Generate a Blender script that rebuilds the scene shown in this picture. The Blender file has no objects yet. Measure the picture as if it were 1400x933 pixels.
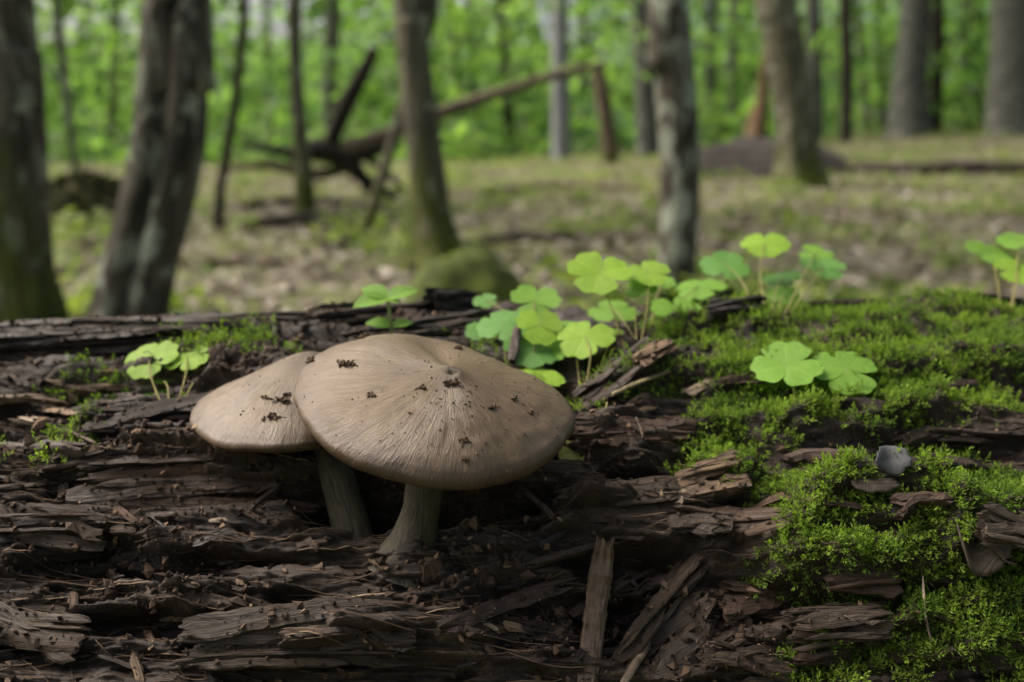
import bpy, math, random
import numpy as np
from mathutils import Vector, Matrix

random.seed(7)
RNG = np.random.default_rng(11)
R_ = math.radians

# ------------------------------------------------------------------ camera, world, sun, exposure
scene = bpy.context.scene
CAMZ, PITCH, LENS = 0.62, R_(11.87), 35.0
F = LENS / 36.0 * 1400.0
cam_d = bpy.data.cameras.new('camera')
cam = bpy.data.objects.new('camera', cam_d)
scene.collection.objects.link(cam)
cam.location = (0, 0, CAMZ)
cam.rotation_euler = (math.pi / 2 - PITCH, 0, 0)
cam_d.lens, cam_d.sensor_width = LENS, 36.0
cam_d.clip_start, cam_d.clip_end = 0.01, 600.0
cam_d.dof.use_dof = True
cam_d.dof.focus_distance = 0.365
cam_d.dof.aperture_fstop = 7.2
scene.camera = cam

SUN_EL, SUN_AZ = R_(54), R_(-72)          # azimuth from +Y (view direction) towards +X
world = bpy.data.worlds.new('World'); scene.world = world; world.use_nodes = True
wn = world.node_tree.nodes; wl = world.node_tree.links
sky = wn.new('ShaderNodeTexSky'); sky.sky_type = 'NISHITA'; sky.sun_disc = False
sky.sun_elevation = SUN_EL; sky.sun_rotation = SUN_AZ
sky.dust_density = 9.0; sky.air_density = 0.4; sky.ozone_density = 0.6
wn['Background'].inputs['Strength'].default_value = 0.15
wl.new(sky.outputs[0], wn['Background'].inputs['Color'])
sl = bpy.data.lights.new('sun', 'SUN'); sl.energy = 1.5; sl.angle = R_(24); sl.color = (1.0, 0.91, 0.76)
sun = bpy.data.objects.new('sun', sl); scene.collection.objects.link(sun)
sd = Vector((math.sin(SUN_AZ) * math.cos(SUN_EL), math.cos(SUN_AZ) * math.cos(SUN_EL), math.sin(SUN_EL)))
sun.rotation_euler = sd.to_track_quat('Z', 'Y').to_euler()
scene.view_settings.view_transform = 'Standard'
scene.view_settings.look = 'None'
scene.view_settings.gamma = 1.0
scene.view_settings.use_curve_mapping = False
scene.view_settings.exposure = 1.36
scene.render.engine = 'CYCLES'
scene.cycles.use_denoising = True
scene.cycles.max_bounces = 8
scene.cycles.transmission_bounces = 4
scene.cycles.diffuse_bounces = 4
scene.cycles.caustics_reflective = False
scene.cycles.caustics_refractive = False

# ------------------------------------------------------------------ pixel <-> world helpers (1400 x 933 photograph)
CP, SP = math.cos(PITCH), math.sin(PITCH)
def ray(px, py):
    xc = (px - 700.0) / F; yc = -(py - 466.5) / F
    return Vector((xc, CP + yc * SP, -SP + yc * CP))
def at(px, py, Y):
    d = ray(px, py); k = Y / d.y
    return Vector((d.x * k, Y, CAMZ + d.z * k))
def project(x, y, z):
    dz = z - CAMZ
    dep = y * CP - dz * SP
    up = y * SP + dz * CP
    return 700 + F * x / dep, 466.5 - F * up / dep
def mpp(Y, z):                                  # metres per photograph pixel at a point
    return (Y * CP - (z - CAMZ) * SP) / F

# ------------------------------------------------------------------ noise
_perm = RNG.permutation(512).astype(np.int64); _perm = np.concatenate([_perm, _perm])
_ang = RNG.random(512) * 2 * np.pi
_gx, _gy = np.cos(_ang), np.sin(_ang)
def perlin(x, y, seed=0):
    x = np.asarray(x, float) + seed * 17.31; y = np.asarray(y, float) + seed * 7.77
    xi = np.floor(x).astype(np.int64); yi = np.floor(y).astype(np.int64)
    xf = x - xi; yf = y - yi
    u = xf * xf * xf * (xf * (xf * 6 - 15) + 10); v = yf * yf * yf * (yf * (yf * 6 - 15) + 10)
    def g(ix, iy, dx, dy):
        h = _perm[(_perm[ix & 511] + iy) & 511]
        return _gx[h] * dx + _gy[h] * dy
    a = g(xi, yi, xf, yf); b = g(xi + 1, yi, xf - 1, yf)
    c = g(xi, yi + 1, xf, yf - 1); d = g(xi + 1, yi + 1, xf - 1, yf - 1)
    return ((a + u * (b - a)) + v * ((c + u * (d - c)) - (a + u * (b - a)))) * 1.5
def fbm(x, y, o=4, seed=0, gain=0.5, lac=2.03):
    r = 0; a = 1; t = 0
    for i in range(o):
        r = r + a * perlin(x * lac ** i, y * lac ** i, seed + i * 3); t += a; a *= gain
    return r / t
def ridged(x, y, o=3, seed=0):
    r = 0; a = 1; t = 0
    for i in range(o):
        r = r + a * (1 - 2 * np.abs(perlin(x * 2.1 ** i, y * 2.1 ** i, seed + i * 5))); t += a; a *= 0.5
    return r / t
def sstep(a, b, x):
    t = np.clip((x - a) / (b - a), 0, 1); return t * t * (3 - 2 * t)

# ------------------------------------------------------------------ object helpers
COL = scene.collection
def mesh_np(name, V, faces, uv=None, col=None, smooth=True):
    """V (n,3); faces: (m,k) array or a list of such arrays; uv per vertex; col per face."""
    if not isinstance(faces, (list, tuple)): faces = [faces]
    faces = [np.asarray(f, np.int32) for f in faces if len(f)]
    me = bpy.data.meshes.new(name)
    V = np.ascontiguousarray(V, np.float32)
    me.vertices.add(len(V)); me.vertices.foreach_set('co', V.ravel())
    loops = np.concatenate([f.ravel() for f in faces])
    tot = np.concatenate([np.full(len(f), f.shape[1], np.int32) for f in faces])
    start = np.concatenate([[0], np.cumsum(tot)[:-1]]).astype(np.int32)
    me.loops.add(len(loops)); me.loops.foreach_set('vertex_index', loops)
    me.polygons.add(len(tot)); me.polygons.foreach_set('loop_start', start)
    me.polygons.foreach_set('loop_total', tot)
    me.polygons.foreach_set('use_smooth', np.full(len(tot), smooth, bool))
    me.update(calc_edges=True)
    if uv is not None:
        l = me.uv_layers.new(name='UVMap')
        l.data.foreach_set('uv', np.ascontiguousarray(np.asarray(uv, np.float32)[loops]).ravel())
    if col is not None:
        a = me.attributes.new('tint', 'FLOAT_COLOR', 'FACE')
        c = np.ones((len(tot), 4), np.float32); c[:, :3] = col
        a.data.foreach_set('color', c.ravel())
    return me
def obj(name, me, mat, parent=None, color=None):
    o = bpy.data.objects.new(name, me); COL.objects.link(o)
    if mat and me is not None and not me.materials: me.materials.append(mat)
    if parent: o.parent = parent
    if color: o.color = (*color, 1)
    return o
def thing(name, label, cat, group=None, loc=(0, 0, 0)):
    o = bpy.data.objects.new(name, None); COL.objects.link(o); o.empty_display_size = 0.02
    o.location = loc
    return tag(o, label, cat, group)
def tag(o, label=None, cat=None, group=None, kind=None):
    if label: o['label'] = label
    if cat: o['category'] = cat
    if group: o['group'] = group
    if kind: o['kind'] = kind
    return o
def keep(o, parent):                            # parent without moving
    o.parent = parent; o.matrix_parent_inverse = parent.matrix_world.inverted() if False else o.matrix_parent_inverse
    o.location = Vector(o.location) - Vector(parent.location)
    return o
def grid_faces(nu, nv, wrap_v=False):
    i = np.arange(nu - 1)[:, None]; j = np.arange(nv if wrap_v else nv - 1)[None, :]
    j2 = (j + 1) % nv
    return np.stack([i * nv + j, (i + 1) * nv + j, (i + 1) * nv + j2, i * nv + j2], -1).reshape(-1, 4)

# ------------------------------------------------------------------ materials
def new_mat(name):
    m = bpy.data.materials.new(name); m.use_nodes = True
    nt = m.node_tree; b = nt.nodes['Principled BSDF']
    return m, nt, b
def N(nt, t, **kw):
    n = nt.nodes.new(t)
    for k, v in kw.items(): setattr(n, k, v)
    return n
def noise(nt, vec, scale, detail=6, rough=0.6, dist=0.0):
    n = N(nt, 'ShaderNodeTexNoise'); n.inputs['Scale'].default_value = scale
    n.inputs['Detail'].default_value = detail; n.inputs['Roughness'].default_value = rough
    n.inputs['Distortion'].default_value = dist
    if vec is not None: nt.links.new(vec, n.inputs['Vector'])
    return n.outputs['Fac']
def mapping(nt, vec, scale):
    m = N(nt, 'ShaderNodeMapping'); m.inputs['Scale'].default_value = scale
    nt.links.new(vec, m.inputs['Vector']); return m.outputs[0]
def ramp(nt, fac, stops):
    r = N(nt, 'ShaderNodeValToRGB'); e = r.color_ramp.elements
    while len(e) < len(stops): e.new(0.5)
    for el, (p, c) in zip(e, stops):
        el.position = p; el.color = (*c, 1) if len(c) == 3 else c
    nt.links.new(fac, r.inputs[0]); return r.outputs[0]
def mix(nt, fac, a, b, mode='MIX'):
    m = N(nt, 'ShaderNodeMix', data_type='RGBA', blend_type=mode)
    for sock, v in ((m.inputs[0], fac), (m.inputs[6], a), (m.inputs[7], b)):
        if isinstance(v, (int, float)): sock.default_value = v
        elif isinstance(v, tuple): sock.default_value = (*v, 1)
        else: nt.links.new(v, sock)
    return m.outputs[2]
def bump(nt, b, h, strength, dist):
    n = N(nt, 'ShaderNodeBump'); n.inputs['Strength'].default_value = strength
    n.inputs['Distance'].default_value = dist
    nt.links.new(h, n.inputs['Height']); nt.links.new(n.outputs[0], b.inputs['Normal'])
def math_(nt, op, a, b=None):
    m = N(nt, 'ShaderNodeMath', operation=op)
    for s, v in zip(m.inputs, (a, b)):
        if v is None: continue
        if isinstance(v, (int, float)): s.default_value = v
        else: nt.links.new(v, s)
    return m.outputs[0]

def mat_strand():                               # wood fibre pieces; object colour = mid albedo
    m, nt, b = new_mat('decayed_wood')
    uv = N(nt, 'ShaderNodeUVMap', uv_map='UVMap').outputs[0]
    oi = N(nt, 'ShaderNodeObjectInfo')
    n1 = noise(nt, mapping(nt, uv, (40, 900, 1)), 1, 5, .65, .3)
    n2 = noise(nt, mapping(nt, uv, (120, 200, 1)), 1, 6, .7)
    c = mix(nt, ramp(nt, n1, [(.3, (0, 0, 0)), (.7, (1, 1, 1))]), mix(nt, 1.0, oi.outputs['Color'], (.24, .21, .19), 'MULTIPLY'),
            mix(nt, 1.0, oi.outputs['Color'], (1.65, 1.55, 1.42), 'MULTIPLY'))
    c = mix(nt, ramp(nt, n2, [(.5, (0, 0, 0)), (.72, (1, 1, 1))]), c, (.03, .021, .016))
    nt.links.new(c, b.inputs['Base Color'])
    zn = noise(nt, mapping(nt, uv, (18, 40, 1)), 1, 4, .6, .6)
    c = mix(nt, ramp(nt, zn, [(.42, (.55,) * 3), (.58, (0, 0, 0))]), c, mix(nt, 1.0, c, (.42, .36, .33), 'MULTIPLY'))
    nt.links.new(c, b.inputs['Base Color'])
    nt.links.new(ramp(nt, zn, [(.40, (.42,) * 3), (.62, (.88,) * 3)]), b.inputs['Roughness']); b.inputs['Specular IOR Level'].default_value = .35
    bump(nt, b, math_(nt, 'ADD', n1, math_(nt, 'MULTIPLY', n2, .6)), .8, .0012)
    return m
def mat_log():
    m, nt, b = new_mat('rotten_log_wood')
    uv = N(nt, 'ShaderNodeUVMap', uv_map='UVMap').outputs[0]
    fib = noise(nt, mapping(nt, uv, (30, 500, 1)), 1, 6, .65, .4)
    zone = noise(nt, mapping(nt, uv, (9, 26, 1)), 1, 4, .6, .8)
    zone2 = noise(nt, mapping(nt, uv, (14, 30, 5)), 1.7, 4, .6, .5)
    crum = noise(nt, mapping(nt, uv, (600, 700, 1)), 1, 6, .75)
    dark = ramp(nt, fib, [(.34, (.007, .0048, .0036)), (.54, (.022, .0145, .010)), (.74, (.075, .052, .035))])
    red = ramp(nt, fib, [(.34, (.013, .008, .0055)), (.54, (.046, .028, .018)), (.74, (.14, .092, .058))])
    grey = ramp(nt, fib, [(.32, (.022, .017, .013)), (.52, (.075, .058, .043)), (.72, (.20, .16, .115))])
    c = mix(nt, ramp(nt, zone, [(.46, (0, 0, 0)), (.6, (1, 1, 1))]), dark, red)
    c = mix(nt, ramp(nt, zone2, [(.56, (0, 0, 0)), (.66, (1, 1, 1))]), c, grey)
    c = mix(nt, ramp(nt, crum, [(.42, (1, 1, 1)), (.6, (0, 0, 0))]), c, mix(nt, .75, c, (.014, .010, .008)))
    c = mix(nt, ramp(nt, crum, [(.66, (0, 0, 0)), (.74, (1, 1, 1))]), c, (.16, .12, .085))
    nt.links.new(c, b.inputs['Base Color'])
    nt.links.new(ramp(nt, zone2, [(.38, (.38,) * 3), (.6, (.88,) * 3)]), b.inputs['Roughness'])
    b.inputs['Specular IOR Level'].default_value = .35
    bump(nt, b, math_(nt, 'ADD', math_(nt, 'MULTIPLY', fib, .8), crum), .9, .0012)
    return m
def mat_cap():
    m, nt, b = new_mat('mushroom_cap_skin')
    uv = N(nt, 'ShaderNodeUVMap', uv_map='UVMap').outputs[0]      # u around (0..1), v from apex 0 to edge 1
    sx = N(nt, 'ShaderNodeSeparateXYZ'); nt.links.new(uv, sx.inputs[0]); v = sx.outputs[1]
    g = N(nt, 'ShaderNodeTexCoord').outputs['Object']
    st1 = noise(nt, mapping(nt, uv, (80, 5.0, 1)), 1, 4, .6, .9)
    st2 = noise(nt, mapping(nt, uv, (300, 14, 1)), 1, 4, .65, .9)
    blot = noise(nt, g, 32, 4, .55)
    rimg = ramp(nt, v, [(.0, (0.037, 0.026, 0.014)), (.07, (0.065, 0.045, 0.024)), (.30, (0.080, 0.053, 0.024)), (.55, (0.098, 0.068, 0.037)),
                        (.74, (0.087, 0.059, 0.032)), (.86, (0.060, 0.039, 0.022)), (.96, (0.044, 0.028, 0.015)), (.985, (0.087, 0.070, 0.040)), (1, (0.093, 0.072, 0.043))])  # skin tones; dark band before the edge paints in shade of the curled margin
    amt = ramp(nt, v, [(.02, (.2,) * 3), (.15, (1,) * 3), (.5, (.6,) * 3), (.75, (.25,) * 3)])
    s = ramp(nt, st1, [(.43, (0, 0, 0)), (.58, (1, 1, 1))])
    c = mix(nt, math_(nt, 'MULTIPLY', math_(nt, 'SUBTRACT', 1.0, s), math_(nt, 'MULTIPLY', amt, .9)), rimg, (0.039, 0.022, 0.008))
    c = mix(nt, math_(nt, 'MULTIPLY', math_(nt, 'MULTIPLY', ramp(nt, st2, [(.45, (0, 0, 0)), (.66, (1, 1, 1))]), amt), .7), c, (0.134, 0.094, 0.049))
    c = mix(nt, math_(nt, 'MULTIPLY', ramp(nt, st2, [(.28, (1, 1, 1)), (.48, (0, 0, 0))]), .30), c, (0.034, 0.020, 0.010))
    c = mix(nt, math_(nt, 'MULTIPLY', ramp(nt, blot, [(.42, (0, 0, 0)), (.60, (1, 1, 1))]), .40), c, (0.104, 0.074, 0.046))
    c = mix(nt, math_(nt, 'MULTIPLY', ramp(nt, noise(nt, g, 38, 5, .6, .6), [(.52, (0, 0, 0)), (.66, (1, 1, 1))]), .50), c, (0.041, 0.025, 0.012))
    c = mix(nt, math_(nt, 'MULTIPLY', ramp(nt, noise(nt, g, 420, 3, .6), [(.60, (0, 0, 0)), (.70, (1, 1, 1))]), .25), c, (0.031, 0.018, 0.008))
    nt.links.new(c, b.inputs['Base Color'])
    b.inputs['Roughness'].default_value = .46; b.inputs['Specular IOR Level'].default_value = .4
    b.inputs['Subsurface Weight'].default_value = .12; b.inputs['Subsurface Radius'].default_value = (.004, .003, .002)
    b.inputs['Subsurface Scale'].default_value = 1.0
    bump(nt, b, math_(nt, 'ADD', st1, math_(nt, 'MULTIPLY', st2, .7)), .45, .0012)
    return m
def mat_stem():
    m, nt, b = new_mat('mushroom_stem_fibres')
    uv = N(nt, 'ShaderNodeUVMap', uv_map='UVMap').outputs[0]
    st = noise(nt, mapping(nt, uv, (40, 7, 1)), 1, 5, .65, .5)
    st2 = noise(nt, mapping(nt, uv, (12, 3, 1)), 1, 4, .6, .4)
    c = ramp(nt, st, [(.43, (.010, .007, .004)), (.55, (.042, .033, .015)), (.76, (.100, .082, .040))])
    c = mix(nt, ramp(nt, st2, [(.5, (0, 0, 0)), (.75, (.8,) * 3)]), c, (.042, .038, .018))
    nt.links.new(c, b.inputs['Base Color']); b.inputs['Roughness'].default_value = .7
    bump(nt, b, st, .6, .001)
    return m
def mat_plain(name, c1, c2, scale, rough=.85, bumpd=0.0, spec=.3, stops=(.35, .65)):
    m, nt, b = new_mat(name)
    g = N(nt, 'ShaderNodeTexCoord').outputs['Object']
    n = noise(nt, g, scale, 6, .65)
    nt.links.new(ramp(nt, n, [(stops[0], c1), (stops[1], c2)]), b.inputs['Base Color'])
    b.inputs['Roughness'].default_value = rough; b.inputs['Specular IOR Level'].default_value = spec
    if bumpd: bump(nt, b, n, .8, bumpd)
    return m
def mat_tint(name, trans=0.0, rough=.8, tcol=(1.25, 1.5, .55), spec=.2):   # per-face colour; optional leaf translucency
    m, nt, b = new_mat(name)
    a = N(nt, 'ShaderNodeAttribute', attribute_name='tint')
    nt.links.new(a.outputs['Color'], b.inputs['Base Color']); b.inputs['Roughness'].default_value = rough
    b.inputs['Specular IOR Level'].default_value = spec
    if trans:
        t = N(nt, 'ShaderNodeBsdfTranslucent')
        nt.links.new(mix(nt, 1.0, a.outputs['Color'], tcol, 'MULTIPLY'), t.inputs['Color'])
        ms = N(nt, 'ShaderNodeMixShader'); ms.inputs[0].default_value = trans
        nt.links.new(b.outputs[0], ms.inputs[1]); nt.links.new(t.outputs[0], ms.inputs[2])
        nt.links.new(ms.outputs[0], nt.nodes['Material Output'].inputs['Surface'])
    return m
def mat_sorrel():
    m, nt, b = new_mat('wood_sorrel_leaf')
    oi = N(nt, 'ShaderNodeObjectInfo')
    uv = N(nt, 'ShaderNodeUVMap', uv_map='UVMap').outputs[0]
    n = noise(nt, mapping(nt, uv, (9, 5, 1)), 1, 5, .6)
    sx = N(nt, 'ShaderNodeSeparateXYZ'); nt.links.new(uv, sx.inputs[0])
    rib = math_(nt, 'ABSOLUTE', math_(nt, 'SUBTRACT', sx.outputs[0], .5))
    vein = N(nt, 'ShaderNodeTexWave'); vein.inputs['Scale'].default_value = 4.5; vein.inputs['Distortion'].default_value = 4.0
    mp = N(nt, 'ShaderNodeMapping'); mp.inputs['Rotation'].default_value = (0, 0, .9)
    nt.links.new(uv, mp.inputs[0]); nt.links.new(mp.outputs[0], vein.inputs['Vector'])
    c = mix(nt, n, mix(nt, 1.0, oi.outputs['Color'], (.72, .8, .75), 'MULTIPLY'), mix(nt, 1.0, oi.outputs['Color'], (1.25, 1.15, 1.1), 'MULTIPLY'))
    c = mix(nt, ramp(nt, rib, [(.0, (.5,) * 3), (.035, (0, 0, 0))]), c, mix(nt, 1.0, oi.outputs['Color'], (1.5, 1.35, 1.6), 'MULTIPLY'))
    c = mix(nt, math_(nt, 'MULTIPLY', ramp(nt, vein.outputs['Fac'], [(.7, (0, 0, 0)), (1, (1, 1, 1))]), .10), c, mix(nt, 1.0, c, (1.5, 1.4, 1.5), 'MULTIPLY'))
    nt.links.new(c, b.inputs['Base Color']); b.inputs['Roughness'].default_value = .55; b.inputs['Specular IOR Level'].default_value = .3
    bump(nt, b, math_(nt, 'ADD', math_(nt, 'MULTIPLY', vein.outputs['Fac'], .22), n), .55, .0009)
    t = N(nt, 'ShaderNodeBsdfTranslucent'); nt.links.new(mix(nt, 1.0, c, (1.5, 1.5, .6), 'MULTIPLY'), t.inputs['Color'])
    ms = N(nt, 'ShaderNodeMixShader'); ms.inputs[0].default_value = .4
    nt.links.new(b.outputs[0], ms.inputs[1]); nt.links.new(t.outputs[0], ms.inputs[2])
    nt.links.new(ms.outputs[0], nt.nodes['Material Output'].inputs['Surface'])
    return m
def mat_bark(name, c_dark, c_mid, c_light, moss=0.0, lichen=0.0, scale=1.0):
    """bark by tube uv (u around in m, v height in m); moss creeps up to about `moss` metres."""
    m, nt, b = new_mat(name)
    uv = N(nt, 'ShaderNodeUVMap', uv_map='UVMap').outputs[0]
    sx = N(nt, 'ShaderNodeSeparateXYZ'); nt.links.new(uv, sx.inputs[0])
    f = noise(nt, mapping(nt, uv, (38 * scale, 5 * scale, 1)), 1, 6, .65, .4)
    p = noise(nt, mapping(nt, uv, (9 * scale, 2.5 * scale, 1)), 1, 4, .6, .5)
    c = ramp(nt, f, [(.3, c_dark), (.5, c_mid), (.72, c_light)])
    c = mix(nt, ramp(nt, p, [(.42, (.7,) * 3), (.6, (0, 0, 0))]), c, c_dark)
    if lichen:
        q = noise(nt, mapping(nt, uv, (14, 7, 1)), 1, 5, .65, .6)
        c = mix(nt, ramp(nt, q, [(.62 - lichen * .15, (0, 0, 0)), (.7 - lichen * .12, (.85,) * 3)]), c, (.30, .33, .26))
    if moss:
        h = math_(nt, 'ADD', math_(nt, 'DIVIDE', sx.outputs[1], moss), math_(nt, 'MULTIPLY', math_(nt, 'SUBTRACT', p, .5), 3.0))
        c = mix(nt, ramp(nt, h, [(.55, (1,) * 3), (1.0, (0, 0, 0))]), c,
                ramp(nt, f, [(.3, (.022, .028, .006)), (.7, (.085, .10, .02))]))
    nt.links.new(c, b.inputs['Base Color']); b.inputs['Roughness'].default_value = .85
    b.inputs['Specular IOR Level'].default_value = .2
    bump(nt, b, f, .8, .012)
    return m
def mat_ground():
    m, nt, b = new_mat('forest_floor')
    g = N(nt, 'ShaderNodeTexCoord').outputs['Object']
    n = noise(nt, g, 14, 8, .7); z = noise(nt, g, .55, 5, .65, .5)
    lit = ramp(nt, n, [(.34, (.030, .026, .018)), (.5, (.095, .084, .058)), (.68, (.20, .18, .135))])
    grn = ramp(nt, n, [(.3, (.05, .065, .015)), (.7, (.17, .21, .06))])
    nt.links.new(mix(nt, ramp(nt, z, [(.47, (0, 0, 0)), (.6, (.85,) * 3)]), lit, grn), b.inputs['Base Color'])
    b.inputs['Roughness'].default_value = .95; b.inputs['Specular IOR Level'].default_value = .1
    bump(nt, b, n, .8, .03)
    return m
M_STRAND, M_LOG, M_CAP, M_STEM = mat_strand(), mat_log(), mat_cap(), mat_stem()
M_SORREL = mat_sorrel()
M_LEAF = mat_tint('beech_foliage', .55, .6, (1.98, 2.2, .95))
M_LITTER = mat_tint('dry_leaf', .15, .9, (1, .9, .7))
M_HERB = mat_tint('herb_leaf', .4, .7)
M_MOSS = mat_tint('moss_leaf', .42, .6, (1.3, 1.5, .5))
M_CRUMB = mat_tint('wood_crumb', 0, .9)
M_STALK = mat_plain('sorrel_stalk', (.10, .085, .03), (.17, .16, .05), 300)
M_SOIL = mat_plain('soil_crumb', (.022, .014, .009), (.10, .066, .04), 700, .9, .0005)
M_GILL = mat_plain('mushroom_gill', (.30, .24, .19), (.42, .34, .27), 200)
M_GROUND = mat_ground()

# ------------------------------------------------------------------ ground
def terrain(x, y):
    x = np.asarray(x, float); y = np.asarray(y, float)
    z = .058 * np.clip(x, 0, 30) * sstep(4, 26, y)
    z = z + .055 * fbm(x * .5, y * .5, 4, 40) * sstep(1.2, 4, np.hypot(x, y))
    z = z + .25 * fbm(x * .12, y * .12, 3, 44) * sstep(9, 30, np.hypot(x, y))
    crest = 21 + 2.5 * np.sin(x * .22 + 1) + np.clip(x, 0, 40) * .7
    z = z - .11 * np.clip(y - crest, 0, 30) + .10 * np.clip(y - 60, 0, 60)
    return z
def axis(a, b, fine, n):
    t = np.linspace(-1, 1, n); s = np.sign(t) * (fine * np.abs(t) + (1 - fine) * np.abs(t) ** 3)
    return (a + b) / 2 + (b - a) / 2 * s
gx = axis(-160, 160, .06, 200); gy = np.concatenate([np.linspace(-90, -1, 25)[:-1], np.geomspace(1, 240, 170) - 2 + .0])
X, Yg = np.meshgrid(gx, gy, indexing='ij')
V = np.stack([X, Yg, terrain(X, Yg)], -1).reshape(-1, 3)
tag(obj('ground', mesh_np('ground', V, grid_faces(len(gx), len(gy))[:, ::-1]), M_GROUND), 'leaf-littered forest floor with green patches behind the log', kind='structure')
def ground_hit(px, py):
    d = ray(px, py); k = np.geomspace(.7, 90, 6000)
    z = CAMZ + d.z * k - terrain(d.x * k, d.y * k)
    i = np.argmax(z < 0) if (z < 0).any() else len(k) - 1
    return Vector((d.x * k[i], d.y * k[i], float(terrain(d.x * k[i], d.y * k[i]))))

# ------------------------------------------------------------------ the fallen log
LR, LY, LZ = .25, .527, .263                    # radius, axis position
SLAB_STAMPS = []                                 # (px, py, rx, ry, height m, sharp)
STAMPS = [
    # hollow under the caps, and behind the stems
    (560, 690, 130, 40, -.020, 1), (690, 690, 110, 38, -.020, 1), (470, 690, 70, 40, -.012, 1),
    (860, 770, 110, 30, -.016, 1), (870, 850, 90, 60, -.016, 1), (740, 840, 110, 60, -.010, 1), (565, 778, 75, 26, .010, 1), (490, 768, 60, 20, -.004, 1),
    # left hollow behind the slab and dark gaps
    (230, 770, 220, 22, -.012, 1), (110, 745, 120, 14, -.010, 1), (200, 855, 170, 22, -.014, 1), (60, 890, 90, 30, -.006, 1),
    (150, 545, 220, 40, -.014, 1), (270, 585, 130, 20, -.012, 1), (60, 600, 90, 22, -.006, 1),
    # raised ridges and shoulders
    (200, 455, 330, 20, -.004, 1), (560, 425, 140, 22, .002, 1), (270, 650, 200, 24, .010, 1), (350, 800, 260, 18, .006, 1),
    (420, 870, 150, 30, .012, 1), (860, 610, 100, 34, .012, 1), (840, 690, 100, 20, .010, 1), (870, 510, 60, 40, .010, 1),
    (980, 660, 70, 34, .014, 1), (1010, 770, 90, 60, .004, 1), (1180, 730, 150, 80, .020, 1), (1140, 860, 110, 34, .010, 1),
    (1340, 740, 80, 50, .012, 1), (1150, 430, 320, 40, .001, 1), (1120, 590, 130, 40, .006, 1), (1330, 600, 120, 24, -.008, 1),
    (1330, 860, 130, 80, .004, 1), (1000, 420, 70, 20, .004, 1), (1150, 405, 80, 18, .004, 1), (1340, 400, 90, 18, .004, 1),
    (960, 850, 60, 50, -.006, 1), (720, 520, 80, 40, -.006, 1),
]
MOSS = [  # px ellipses of moss, weight
    (1120, 455, 210, 46, 1.0), (1310, 480, 160, 62, .95), (1020, 600, 92, 56, 1.0), (1180, 560, 190, 52, 1.0), (1340, 570, 90, 40, .6),
    (1175, 735, 145, 92, 1.0), (1320, 860, 115, 85, .95), (1160, 905, 100, 46, .85), (1370, 680, 60, 40, .8), (1080, 650, 110, 34, .8),
    (960, 470, 90, 46, .8), (880, 520, 70, 40, .45), (1250, 640, 90, 30, .75), (800, 555, 70, 34, .35),
    (290, 480, 90, 22, .7), (110, 518, 60, 18, .45), (380, 500, 60, 20, .45), (210, 535, 70, 18, .45), (50, 640, 70, 30, .35), (110, 600, 50, 25, .35), (720, 480, 110, 30, .45),
    (1060, 770, 60, 40, .5), (1250, 800, 130, 50, .9), (1230, 900, 120, 50, .85), (1390, 900, 60, 60, .9), (1100, 690, 90, 40, .8), (1300, 720, 100, 50, .6), (1060, 520, 130, 40, .9), (1240, 500, 140, 40, .95), (930, 650, 26, 14, .6), (1395, 780, 60, 80, .7), (480, 925, 40, 12, .2), (955, 770, 26, 18, .5),
]
def ell(px, py, e):
    return np.sqrt(((px - e[0]) / e[2]) ** 2 + ((py - e[1]) / e[3]) ** 2)
def base_pt(x, s, r=0.0):
    ph = s / LR
    return x, LY + (LR + r) * np.sin(ph), LZ + (LR + r) * np.cos(ph)
def moss_mask(x, s):
    px, py = project(*base_pt(x, s))
    m = 0
    for e in MOSS:
        m = np.maximum(m, e[4] * (1 - sstep(.6, 1.25, ell(px, py, e))))
    front = (s < .12) & (np.abs(x) < .6)
    return m * front
def disp(x, s):
    x = np.asarray(x, float); s = np.asarray(s, float)
    px, py = project(*base_pt(x, s))
    wx = x + .010 * fbm(x * 9, s * 14, 2, 1)
    ws = s + .010 * fbm(x * 7, s * 9, 3, 2) + .002 * fbm(x * 40, s * 50, 2, 3)
    d = .009 * fbm(x * 4.5, s * 10, 3, 4)
    t = fbm(wx * 8, ws * 34, 4, 5) * 3.4 + 10
    fl = np.floor(t); d = d + .0068 * (fl + sstep(.72, .98, t - fl) - 10)
    t2 = fbm(wx * 22, ws * 95, 3, 6) * 3.0 + 10
    fl2 = np.floor(t2); d = d + .0027 * (fl2 + sstep(.65, .98, t2 - fl2) - 10)
    vis = (s < .13)
    for e in STAMPS:
        q = ell(px, py, e)
        d = d + e[4] * (1 - sstep(.55, 1.1, q + .25 * fbm(x * 30, s * 40, 2, 7))) * vis
    crm = sstep(-.05, .35, fbm(x * 14, s * 22, 3, 8))
    d = d + (1 - .7 * crm) * (.0021 * ridged(wx * 15, ws * 220, 3, 9) + .0009 * ridged(wx * 45, ws * 650, 2, 10))
    d = d + (.25 + crm) * (.0030 * fbm(x * 100, s * 130, 3, 11) + .0014 * ridged(x * 260, s * 330, 3, 12))
    mm = moss_mask(x, s)
    d = d + mm * (.003 + .006 * np.abs(fbm(x * 38, s * 42, 3, 13)))
    # keep the ends of the log from being perfectly round
    d = d + .012 * fbm(x * 2.0, s * 3.0, 2, 14)
    return d
def axis_log():
    xc = np.concatenate([np.linspace(-.36, .36, 850)])
    left = -.36 - np.geomspace(.001, .9, 70); right = .36 + np.geomspace(.001, .9, 70)
    return np.concatenate([left[::-1], xc, right])
lx = axis_log()
s_front = np.linspace(-.235, -.06, 300); s_mid = np.linspace(-.06, .09, 130)[1:]
s_back = np.linspace(.09, 2 * math.pi * LR - .235, 90)[1:-1]
ls = np.concatenate([s_front, s_mid, s_back])
XX, SS = np.meshgrid(lx, ls, indexing='ij')
DD = disp(XX, SS)
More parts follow.
